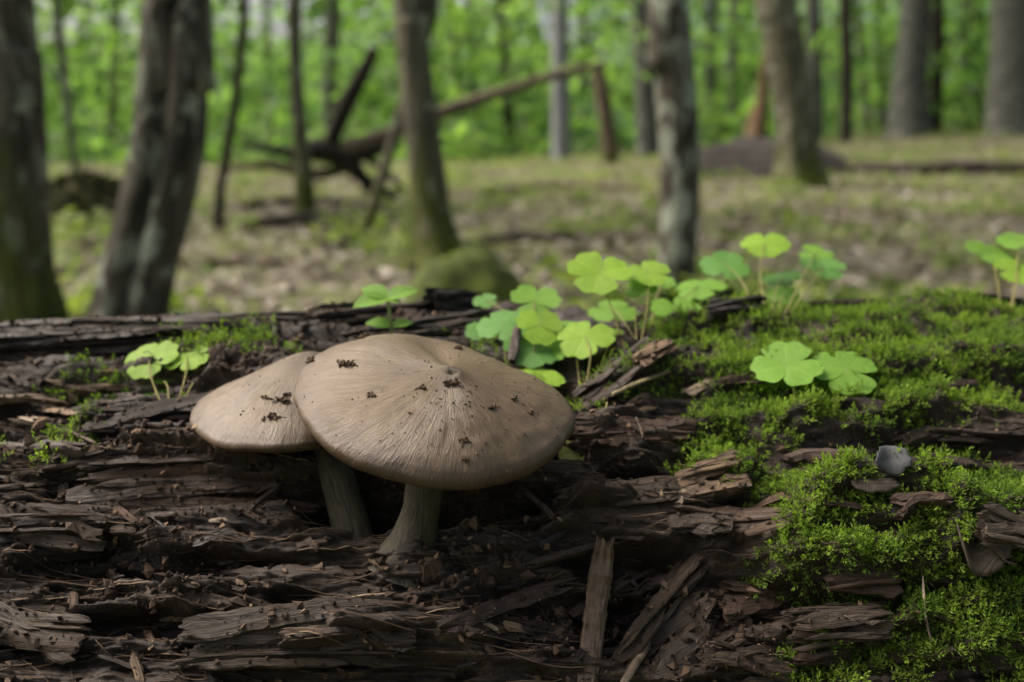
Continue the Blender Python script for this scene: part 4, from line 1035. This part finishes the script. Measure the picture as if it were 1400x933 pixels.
# ------------------------------------------------------------------ trees
def trunk_mesh(name, pts, rad, nt=32, lob=.06, seed=0, flare=0.0, groove=None):
    """pts world path from the ground up, rad per point"""
    P = np.asarray([list(p) for p in pts], float); n0 = len(P)
    seg = np.concatenate([[0], np.cumsum(np.linalg.norm(np.diff(P, axis=0), axis=1))])
    a = np.concatenate([np.linspace(0, min(2.5, seg[-1] * .4), 70)[:-1], np.linspace(min(2.5, seg[-1] * .4), seg[-1], 40)])
    Pr = resample(P, 200); sr = np.concatenate([[0], np.cumsum(np.linalg.norm(np.diff(Pr, axis=0), axis=1))]); sr *= seg[-1] / sr[-1]
    C = np.stack([np.interp(a, sr, Pr[:, i]) for i in range(3)], -1); r = np.interp(a, seg, rad)
    T = np.gradient(C, axis=0); T /= np.linalg.norm(T, axis=1)[:, None] + 1e-9
    B = np.cross(T, [0, 1, 0]); B /= np.linalg.norm(B, axis=1)[:, None] + 1e-9; D = np.cross(B, T)
    th = np.linspace(0, 2 * np.pi, nt, endpoint=False); A, TH = np.meshgrid(a, th, indexing='ij')
    rr = r[:, None] * (1 + lob * 2 * fbm(np.cos(TH) * 1.3 + seed, np.sin(TH) * 1.3 + A * .35, 3, seed) + lob * .6 * ridged(np.cos(TH) * 3 + A * .5, np.sin(TH) * 3 + A * .3, 2, seed + 3))
    rr = rr * (1 + flare * np.exp(-A / (r[0] * 1.3)) * (1 + .7 * np.cos(TH * 4 + seed)) )
    if groove is not None:
        rr = rr * (1 - .52 * np.exp(-(angd(TH, groove + .25 * np.sin(A * 2.0)) / .26) ** 2))
    V = C[:, None] + B[:, None] * (rr * np.cos(TH))[..., None] + D[:, None] * (rr * np.sin(TH))[..., None]
    uv = np.stack([np.abs(TH - np.pi) * r[:, None].mean(), A], -1)
    return mesh_np(name, V.reshape(-1, 3), grid_faces(len(a), nt, True)[:, ::-1], uv=uv.reshape(-1, 2))
def leaves_np(ctr, m, rad, lsize, flat=.35, tilt=.45, base=None):
    """clusters of kite leaves: ctr (n,3), m leaves each"""
    n = len(ctr); c = np.repeat(ctr, m, 0); N_ = len(c); rr = np.repeat(rad, m)
    off = RNG.normal(size=(N_, 3)) * .5; off[:, 2] *= flat; p = c + off * rr[:, None]
    up = np.array([0, 0, 1.0]) + RNG.normal(0, tilt, (N_, 3)); up /= np.linalg.norm(up, axis=1)[:, None]
    d = RNG.normal(size=(N_, 3)); d -= (d * up).sum(1)[:, None] * up; d /= np.linalg.norm(d, axis=1)[:, None]
    s = np.cross(up, d); L = RNG.uniform(.7, 1.25, (N_, 1)) * lsize
    V = np.stack([p, p + d * L * .45 + s * L * .32, p + d * L, p + d * L * .45 - s * L * .32], 1).reshape(-1, 3)
    return V, np.arange(N_ * 4).reshape(-1, 4)
def leaf_colors(ctr, m, sat=1.0):
    n = len(ctr)
    h = np.clip(.5 + 1.0 * fbm(ctr[:, 0] * .35, ctr[:, 2] * .8 + ctr[:, 1] * .2, 2, 91) + RNG.normal(0, .2, n), 0, 1)[:, None]
    c = np.array([.054, .110, .044]) * (1 - h) + np.array([.130, .205, .068]) * h
    c = np.repeat(c, m, 0) * RNG.uniform(.75, 1.25, (n * m, 1)); return c * sat
BK_BROWN = mat_bark('bark_brown', (.016, .014, .010), (.085, .078, .060), (.18, .168, .132), moss=.2, lichen=.7)
BK_OLD = mat_bark('bark_old', (0.031, 0.023, 0.015), (0.093, 0.073, 0.049), (0.186, 0.155, 0.112), moss=.28, lichen=.2)
BK_GREY = mat_bark('bark_grey_mossy', (0.034, 0.033, 0.023), (0.101, 0.096, 0.068), (0.202, 0.194, 0.143), moss=.12, lichen=.8)
BK_LICH = mat_bark('bark_lichen', (.016, .014, .010), (.075, .067, .050), (.17, .155, .12), moss=.2, lichen=1.0)
BK_MOSS = mat_bark('bark_moss_foot', (0.043, 0.040, 0.027), (0.116, 0.109, 0.075), (0.202, 0.194, 0.136), moss=.55, lichen=.4)
BK_FAR = mat_bark('bark_smooth_grey', (.045, .046, .040), (.078, .080, .070), (.13, .13, .115), moss=.0, lichen=.3)
BK_PALE = mat_bark('bark_pale', (.13, .135, .14), (.20, .205, .215), (.27, .275, .285))
BK_DEAD = mat_bark('bark_dead', (.010, .008, .006), (.028, .022, .017), (.06, .05, .038))
BK_SNAG = mat_bark('snag_wood', (.06, .045, .032), (.15, .115, .08), (.25, .20, .145), moss=.15)
BK_ORANGE = mat_bark('torn_orange_wood', (.07, .045, .025), (.19, .12, .065), (.28, .20, .12))
def tree(label, Y, path, mat, height=13.0, flare=.25, seed=1, lob=.06, groove=None, crown=True, rtop=.35, group='trees standing behind the log', extra=None):
    """path: photograph (px, py, width px) from the foot up, at distance Y; continues above the frame to `height`"""
    pts, rad = [], []
    f0 = at(path[0][0], path[0][1], Y)
    base = Vector((f0.x, Y, float(terrain(f0.x, Y))))
    for (px, py, w) in path:
        p = at(px, py, Y); p.y += 0.0; pts.append(p); rad.append(w * mpp(p.y, p.z) / 2)
    g = pts[0].copy(); g.z = base.z - .12; 
    if pts[0].z > g.z + .05:
        pts.insert(0, g); rad.insert(0, rad[0] * 1.08)
    else: pts[0] = g
    top = pts[-1]; dirn = (pts[-1] - pts[-2]); dirn.normalize(); dirn = (dirn * .4 + Vector((0, 0, 1))).normalized()
    hgt = max(1.0, height - top.z)
    pts += [top + dirn * hgt * .35, top + dirn * hgt * .7 + Vector((.15, .1, 0)), top + dirn * hgt]; rad += [rad[-1] * .85, rad[-1] * .6, rad[-1] * .12]
    root = thing('tree', label, 'tree', group, loc=base)
    me = trunk_mesh('trunk', [p - base for p in pts], rad, nt=36 if Y < 12 else 18, seed=seed, flare=flare, lob=lob, groove=groove)
    tr = obj('trunk', me, mat, root)
    # limbs above the frame
    if crown:
        tops = []
        for q in range(6):
            t = .35 + .6 * q / 6; s = top.lerp(pts[-1], t) - base; a = q * 2.4 + seed
            e = s + Vector((math.cos(a), math.sin(a), .45)) * (1.1 + .16 * hgt * (1 - t)); tops.append((s, e))
            obj('limb', tube_mesh('limb', [s, s.lerp(e, .5) + Vector((0, 0, .15)), e], [rad[2] * .28, rad[2] * .18, .012], 8, 12), mat, root)
        ctr = []
        for (s, e) in tops:
            for k in range(20): ctr.append(list(s.lerp(e, random.uniform(.4, 1.25)) + Vector((random.gauss(0, .55), random.gauss(0, .55), random.gauss(0, .45)))))
        ctr = np.array(ctr); V, Fq = leaves_np(ctr, 14, np.full(len(ctr), .75), .15)
        obj('crown', mesh_np('crown', V, Fq, col=leaf_colors(ctr + np.array(base), 14), smooth=False), M_LEAF, root)
    return root
BK_ROUGH = mat_bark('bark_rough_grey', (.026, .023, .017), (.095, .086, .066), (.19, .175, .14), moss=.6, lichen=.7)
tree('thick brown barked tree with moss bulging at its foot by the log', 2.9, [(22, 480, 130), (25, 430, 118), (18, 380, 100), (16, 300, 92), (14, 180, 88), (8, 60, 84), (0, -40, 80)], BK_ROUGH, flare=.15, seed=3, lob=.08)
tree('stout dark tree curving up from the left with a deep groove down its trunk', 2.75, [(172, 470, 104), (178, 430, 96), (196, 350, 92), (214, 280, 92), (232, 200, 94), (238, 100, 90), (242, 0, 88), (244, -40, 88)], BK_BROWN, flare=.10, seed=5, lob=.07, groove=R_(262))
tree('thin dark crooked sapling between the grooved tree and the fallen dead tree', 6.5, [(300, 300, 13), (303, 250, 12), (310, 210, 13), (320, 150, 12), (330, 60, 12), (334, -30, 12)], BK_DEAD, height=7, flare=.1, seed=7)
tree('slim grey tree with a dark mossy foot left of the fallen dead tree', 7.6, [(416, 262, 26), (415, 235, 23), (410, 180, 19), (404, 90, 18), (402, 0, 19), (401, -30, 19)], BK_MOSS, flare=.2, seed=9)
tree('very thin leaning sapling in front of the brush heap', 9.0, [(103, 240, 9), (98, 190, 10), (90, 120, 11), (80, 40, 12), (74, -30, 12)], BK_GREY, height=6, flare=.05, seed=11)
t5 = tree('forked grey tree with a mossy swollen foot, standing before the leaning snag', 4.6, [(596, 366, 92), (595, 340, 68), (590, 300, 50), (585, 240, 48), (575, 160, 46), (566, 80, 44), (562, 20, 44), (556, -30, 40)], BK_MOSS, flare=.22, seed=13, lob=.05)
b5 = Vector(t5.location)
p0, p1, p2 = at(572, 60, 4.62), at(582, 15, 4.66), at(590, -40, 4.7)
obj('fork', trunk_mesh('fork', [p0 - b5, p1 - b5, p2 - b5, p2 - b5 + Vector((.3, .1, 2.4))], [.05, .05, .05, .02], nt=20, seed=4), BK_GREY, t5)
tree('thin leaning stem growing just left of the forked tree', 5.4, [(497, 330, 15), (508, 290, 15), (522, 240, 16), (538, 190, 15), (556, 120, 13), (572, 40, 10)], BK_MOSS, height=5, flare=.1, seed=15, crown=False)
tree('smooth pale blue-grey trunk behind the leaning snag', 20.5, [(768, 214, 26), (767, 160, 25), (766, 80, 24), (765, 0, 22), (765, -30, 22)], BK_PALE, flare=.08, seed=17, lob=.03)
tree('grey trunk just left of the lichen-spotted tree', 19.5, [(886, 214, 30), (884, 150, 30), (880, 70, 30), (872, 0, 28), (870, -30, 28)], BK_FAR, flare=.1, seed=19, lob=.03)
tree('dark tree spotted with pale lichen behind the wood sorrel', 3.6, [(922, 420, 58), (922, 390, 55), (926, 320, 54), (930, 240, 52), (926, 150, 54), (920, 70, 54), (914, 0, 52), (912, -40, 52)], BK_LICH, flare=.06, seed=21, lob=.06)
tree('grey tree with a mossy flared foot beside the fallen branch on the right', 10.6, [(1092, 254, 62), (1090, 225, 50), (1086, 170, 46), (1078, 100, 50), (1068, 30, 54), (1062, -30, 54)], BK_MOSS, flare=.35, seed=23)
FAR = [('slender pale trunk right of the mossy footed tree', 24, [(1116, 172, 20), (1114, 90, 20), (1112, -30, 19)], BK_FAR, 25),
       ('dark thin trunk midway between the slender pale and the broad grey trunks', 22, [(1157, 172, 16), (1158, 90, 17), (1156, -30, 17)], BK_DEAD, 27),
       ('broad dark grey trunk leaning slightly right on the far rise', 23, [(1243, 176, 56), (1244, 120, 46), (1250, 50, 42), (1254, -30, 40)], BK_FAR, 29),
       ('thin dark trunk touching the broad grey trunk on the far rise', 25, [(1278, 172, 18), (1282, 90, 16), (1284, -30, 16)], BK_DEAD, 31),
       ('massive grey trunk at the right end of the far rise', 21, [(1382, 172, 62), (1382, 110, 56), (1384, 40, 54), (1386, -30, 54)], BK_FAR, 33),
       ('far dark trunk seen under the leaning snag', 30, [(700, 205, 18), (694, 150, 14), (688, 60, 14), (686, -30, 14)], BK_DEAD, 35),
       ('faint thin trunk left of the pale blue-grey one', 34, [(668, 208, 10), (650, 130, 9), (640, -30, 9)], BK_DEAD, 37),
       ('far thin trunk just right of the lichen-spotted tree', 28, [(1003, 190, 12), (1002, 90, 12), (1004, -30, 12)], BK_GREY, 39),
       ('far slim trunk behind the dead fallen tree', 26, [(448, 190, 22), (452, 110, 22), (455, -30, 22)], BK_GREY, 41),
       ('far thin trunk near the brush heap', 30, [(150, 220, 12), (155, 120, 12), (158, -30, 12)], BK_GREY, 43),
       ('far slim dark trunk between the pale trunk and the broken post', 38, [(800, 212, 12), (798, 120, 11), (796, -30, 11)], BK_GREY, 47),
       ('far dim trunk half covered by leaves left of the pale trunk', 42, [(724, 212, 12), (728, 120, 11), (730, -30, 11)], BK_GREY, 49),
       ('far grey trunk close behind the forked tree', 36, [(640, 208, 12), (628, 120, 12), (616, -30, 12)], BK_FAR, 51),
       ('far narrow trunk right of the lichen-spotted tree, left of the torn stump', 33, [(968, 205, 14), (972, 120, 14), (974, -30, 14)], BK_FAR, 53),
       ('far twin-looking trunk just left of the broad grey trunk', 31, [(1206, 172, 14), (1204, 90, 13), (1200, -30, 13)], BK_FAR, 55),
       ('far straight trunk between the broad grey and the massive trunks', 34, [(1318, 170, 14), (1320, 90, 14), (1322, -30, 13)], BK_FAR, 57),
       ('far thin dark trunk left of the massive grey trunk', 30, [(1340, 170, 9), (1338, 90, 9), (1336, -30, 9)], BK_DEAD, 59),
       ('far faint trunk left of the slim grey tree', 36, [(372, 205, 12), (368, 120, 11), (362, -30, 11)], BK_GREY, 61),
       ('far leaning trunk right of the slender dark trunk', 30, [(1188, 168, 10), (1178, 90, 10), (1170, -30, 10)], BK_GREY, 45)]
for lab, Y, path, mt, sd2 in FAR:
    tree(lab, Y, path, mt, height=14, flare=.08, seed=sd2, lob=.04, group='far trunks on the rise')
# fallen dead tree, leaning snag, broken post, torn stump, branches on the ground
def pole(name, label, cat, pts3, rads, mat, seed=1, lob=.1, nt=24):
    base = Vector(pts3[0]); root = None
    o = obj(name, trunk_mesh(name, [Vector(p) - base for p in pts3], rads, nt=nt, seed=seed, lob=lob), mat); o.location = base
    return tag(o, label, cat)
def pp(l, Y0, Y1=None):
    n = len(l); return [at(p[0], p[1], Y0 + ((Y1 if Y1 else Y0) - Y0) * i / max(1, n - 1)) for i, p in enumerate(l)]
dead = thing('fallen_tree', 'dark fallen dead tree with a snapped limb jutting up', 'fallen tree', loc=at(500, 262, 8.6))
bd = Vector(dead.location)
for nm, l, rr, mt in (('trunk', [(508, 258), (470, 215), (440, 205), (400, 212)], [.04, .09, .10, .07], BK_DEAD), ('limb', [(452, 195), (470, 150), (490, 112), (513, 66)], [.07, .075, .065, .04], BK_DEAD),
                      ('limb', [(440, 215), (490, 198), (550, 178), (600, 160)], [.08, .065, .055, .05], BK_SNAG), ('limb', [(455, 225), (500, 210), (545, 190)], [.06, .06, .05], BK_DEAD), ('limb', [(420, 225), (380, 205), (330, 198)], [.05, .04, .02], BK_DEAD), ('limb', [(470, 230), (430, 238), (370, 226), (300, 232)], [.05, .05, .04, .02], BK_SNAG), ('branch', [(480, 205), (520, 230), (556, 262)], [.03, .03, .015], BK_DEAD), ('root', [(500, 250), (520, 262), (545, 268)], [.08, .05, .03], BK_DEAD)):
    obj(nm, trunk_mesh(nm, [p - bd for p in pp(l, 8.6)], rr, nt=20, seed=len(nm), lob=.12), mt, dead)
pole('snag', 'long bare snag leaning up to the right against a broken post', 'dead wood', [at(560, 172, 9.0), at(620, 148, 9.6), at(700, 122, 10.4), at(770, 100, 11.2), at(824, 90, 12.0)], [.055, .06, .052, .05, .042], BK_SNAG, 6)
gpost = ground_hit(834, 216)
pole('broken_post', 'broken upright dead trunk propping the leaning snag', 'dead wood', [at(835, 222, 12.05), at(830, 170, 12.05), at(822, 120, 12.05), at(816, 88, 12.05)], [.10, .09, .085, .06], BK_SNAG, 8)
ts = at(1030, 190, 14); ts.z = float(terrain(ts.x, ts.y)) - .1
pole('torn_stump', 'torn orange-brown stump behind the mossy footed tree', 'stump', [ts, at(1034, 175, 14), at(1041, 140, 14), at(1045, 95, 14), at(1047, 55, 14)], [.17, .12, .07, .045, .02], BK_ORANGE, 9, .25)
def gpts(l): return [ground_hit(*p) for p in l]
g = gpts([(1110, 236), (1180, 238), (1260, 240), (1340, 238), (1440, 240)])
pole('fallen_branch', 'long dark branch lying across the ground on the right', 'branch', [p + Vector((0, 0, .05)) for p in g], [.07, .10, .10, .11, .11], BK_DEAD, 12)
g = gpts([(970, 212), (1010, 218), (1075, 232)])
pole('fallen_branch', 'pale short branch lying left of the mossy footed tree', 'branch', [p + Vector((0, 0, .05)) for p in g], [.06, .08, .06], BK_SNAG, 13)
g = gpts([(640, 338), (700, 332), (790, 330)])
pole('fallen_branch', 'dark half buried branch right of the forked tree', 'branch', [p + Vector((0, 0, .02)) for p in g], [.02, .035, .02], BK_DEAD, 14)
g = gpts([(330, 312), (420, 308), (560, 300)])
pole('fallen_branch', 'dark branch lying on the litter left of the forked tree', 'branch', [p + Vector((0, 0, .03)) for p in g], [.03, .06, .04], BK_DEAD, 15)
for lst, r0, mt, lab in (([(40, 305), (120, 296), (240, 300)], .05, BK_DEAD, 'dark branch lying below the brush heap on the left'),
                         ([(330, 286), (400, 280), (500, 284)], .05, BK_DEAD, 'dark rotten branch in front of the fallen dead tree'),
                         ([(255, 372), (330, 362), (420, 366)], .025, BK_SNAG, 'pale stick on the litter right of the grooved tree'),
                         ([(440, 345), (500, 336), (560, 340)], .03, BK_DEAD, 'dark stick pointing at the foot of the forked tree'),
                         ([(660, 268), (760, 258), (880, 262)], .05, BK_SNAG, 'grey branch on the open floor under the leaning snag'),
                         ([(990, 300), (1100, 292), (1240, 298)], .03, BK_SNAG, 'slim stick on the open floor before the mossy footed tree')):
    g = gpts(lst)
    pole('fallen_branch', lab, 'branch', [p + Vector((0, 0, r0 * .5)) for p in g], [r0 * .6, r0, r0 * .5], mt, int(lst[0][0]) % 37)
def mound(name, label, cat, c, rx, ry, h, mat, seed, kind=None):
    nr, nt = 26, 60; th = np.linspace(0, 2 * np.pi, nt, endpoint=False); q = np.linspace(0, 1, nr)
    Q, TH = np.meshgrid(q, th, indexing='ij'); k = 1 + .18 * perlin(np.cos(TH) * 1.4 + seed, np.sin(TH) * 1.4, seed)
    x_ = Q * np.cos(TH) * rx * k; y_ = Q * np.sin(TH) * ry * k
    z_ = h * np.cos(Q * np.pi / 2) ** .8 * (1 + .35 * fbm(x_ / rx * 2, y_ / ry * 2, 4, seed)) - .12 * Q ** 6
    V = np.stack([x_, y_, z_], -1).reshape(-1, 3)
    o = obj(name, mesh_np(name, V, grid_faces(nr, nt, True)), mat); o.location = c
    return tag(o, label, cat, kind=kind)
M_MOUND = mat_plain('moss_mound', (.018, .026, .004), (.070, .092, .011), 9, .9, .01)
M_EARTH = mat_plain('dark_earth', (.010, .009, .008), (.032, .028, .024), 9, .95, .02)
M_BRUSH = mat_plain('brush', (.015, .016, .007), (.06, .06, .025), 7, .95, .03)
c = at(640, 410, 3.55); c.z = float(terrain(c.x, c.y))
mound('mossy_stump', 'low rounded stump covered in green moss at the foot of the forked tree', 'stump', c, .27, .2, at(640, 341, 3.55).z - c.z, M_MOUND, 3)
c = at(1040, 190, 13.2); c.z = float(terrain(c.x, c.y))
mound('earth_mound', 'dark root-plate mound of bare earth behind the mossy footed tree', 'mound', c, 1.35, .9, at(1040, 190, 13.2).z - c.z, M_EARTH, 5)
c = ground_hit(118, 300)
mound('brush_heap', 'low dark heap of brush between the two thick trees on the left', 'brush', c, .50, .4, at(118, 246, c.y).z - c.z, M_BRUSH, 7)
bp = np.stack([RNG.normal(0, .26, 500), RNG.normal(-.05, .22, 500)], -1); bz = (at(118, 246, c.y).z - c.z) * np.cos(np.clip(np.hypot(bp[:, 0] / .5, bp[:, 1] / .4), 0, 1) * 1.57)
V, Fq = leaves_np(np.column_stack([bp, bz]), 3, np.full(500, .1), .09, tilt=.9)
obj('brush_leaves', mesh_np('brush_leaves', V, Fq, col=np.array([.04, .042, .018]) * RNG.uniform(.5, 1.8, (1500, 1)), smooth=False), M_LITTER, bpy.data.objects['brush_heap'])

# ------------------------------------------------------------------ forest floor litter and herbs
def floor_scatter(n, y0, y1, pw):
    y = y0 + (y1 - y0) * RNG.random(n) ** pw; x = RNG.uniform(-.72, .72, n) * (y + 1.0)
    return x, y
x, y = floor_scatter(30000, 1.0, 26, 1.5)
z = terrain(x, y) + RNG.uniform(.004, .03, len(x))
V, Fq = leaves_np(np.stack([x, y, z], -1), 1, np.zeros(len(x)), .085, tilt=.35)
pal = np.array([(.22, .195, .155), (.15, .13, .10), (.08, .068, .05), (.29, .268, .23), (.18, .165, .135)])
tag(obj('leaf_litter', mesh_np('leaf_litter', V, Fq, col=pal[RNG.integers(0, 5, len(x))] * RNG.uniform(.7, 1.2, (len(x), 1)), smooth=False), M_LITTER), 'dry beige and brown leaves strewn on the forest floor', 'leaf litter', kind='stuff')
x, y = floor_scatter(9000, 1.6, 30, 1.3)
dens = sstep(-.04, .38, fbm(x * 1.2, y * .7, 3, 95) + .16 * sstep(5, 16, y) + RNG.uniform(-.12, .12, len(x))) * np.where((y < 4.3) & (np.abs(x + .16 * y / 3.55) < .32), .0, 1)
sel = RNG.random(len(x)) < dens; x, y = x[sel], y[sel]
ctr = np.stack([x, y, terrain(x, y) + .07], -1)
V, Fq = leaves_np(ctr, 9, np.full(len(ctr), .16), .075, flat=.35, tilt=.4)
h = np.repeat(RNG.random((len(ctr), 1)), 9, 0)
tag(obj('woodland_herbs', mesh_np('woodland_herbs', V, Fq, col=np.array([.085, .125, .035]) * (1 - h) + np.array([.20, .235, .07]) * h, smooth=False), M_HERB), 'patches of low green herbs on the forest floor', 'herbs', kind='stuff')

# ------------------------------------------------------------------ the wood beyond and around
def ring(n, r0, r1, a0, a1, z0, z1, pw=1.0):
    r = r0 + (r1 - r0) * RNG.random(n) ** .8; a = RNG.uniform(a0, a1, n)
    x, y = r * np.sin(a), r * np.cos(a); z = z0 + (z1 - z0) * RNG.random(n) ** pw
    return np.stack([x, y, terrain(x, y).clip(-4, 3) + z], -1)
ctr = ring(5600, 24, 78, R_(-40), R_(40), .1, 8.5, 1.0)
g = fbm(ctr[:, 0] * .22, ctr[:, 2] * .5 + ctr[:, 1] * .3, 3, 97)
ctr = ctr[(g + RNG.uniform(-.25, .25, len(g))) > -.16]
low = ring(420, 22, 30, R_(-40), R_(14), .0, .5, 1.6); low = low[fbm(low[:, 0] * .5, low[:, 1] * .4, 2, 98) > -.02]
ctr = np.concatenate([ctr, low])
V1, F1 = leaves_np(ctr, 22, RNG.uniform(.9, 1.9, len(ctr)), .44, flat=.45, tilt=.75); C1_ = leaf_colors(ctr, 22)
tag(obj('background_foliage', mesh_np('background_foliage', V1, F1, col=C1_, smooth=False), M_LEAF), 'bright green beech foliage filling the wood beyond', 'foliage', kind='stuff')
ctr = ring(110, 9, 17, R_(-32), R_(8), 1.3, 3.6); ctr = ctr[fbm(ctr[:, 0] * .5, ctr[:, 2] * 1.2, 2, 99) > -.1]
V1, F1 = leaves_np(ctr, 20, RNG.uniform(.5, 1.0, len(ctr)), .11, flat=.2, tilt=.5)
tag(obj('hanging_foliage', mesh_np('hanging_foliage', V1, F1, col=leaf_colors(ctr, 20), smooth=False), M_LEAF), 'light sprays of leaves hanging among the nearer trunks', 'foliage', kind='stuff')
ctr = ring(3400, 13, 40, R_(46), R_(314), 0, 15)
V1, F1 = leaves_np(ctr, 12, RNG.uniform(1.2, 2.2, len(ctr)), .42, flat=.4, tilt=.5)
tag(obj('surrounding_foliage', mesh_np('surrounding_foliage', V1, F1, col=leaf_colors(ctr, 12), smooth=False), M_LEAF), 'green foliage of the wood on either side and behind the viewer', 'foliage', kind='stuff')
print('tris', sum(len(o.data.loops) - 2 * len(o.data.polygons) for o in scene.objects if o.type == 'MESH'))
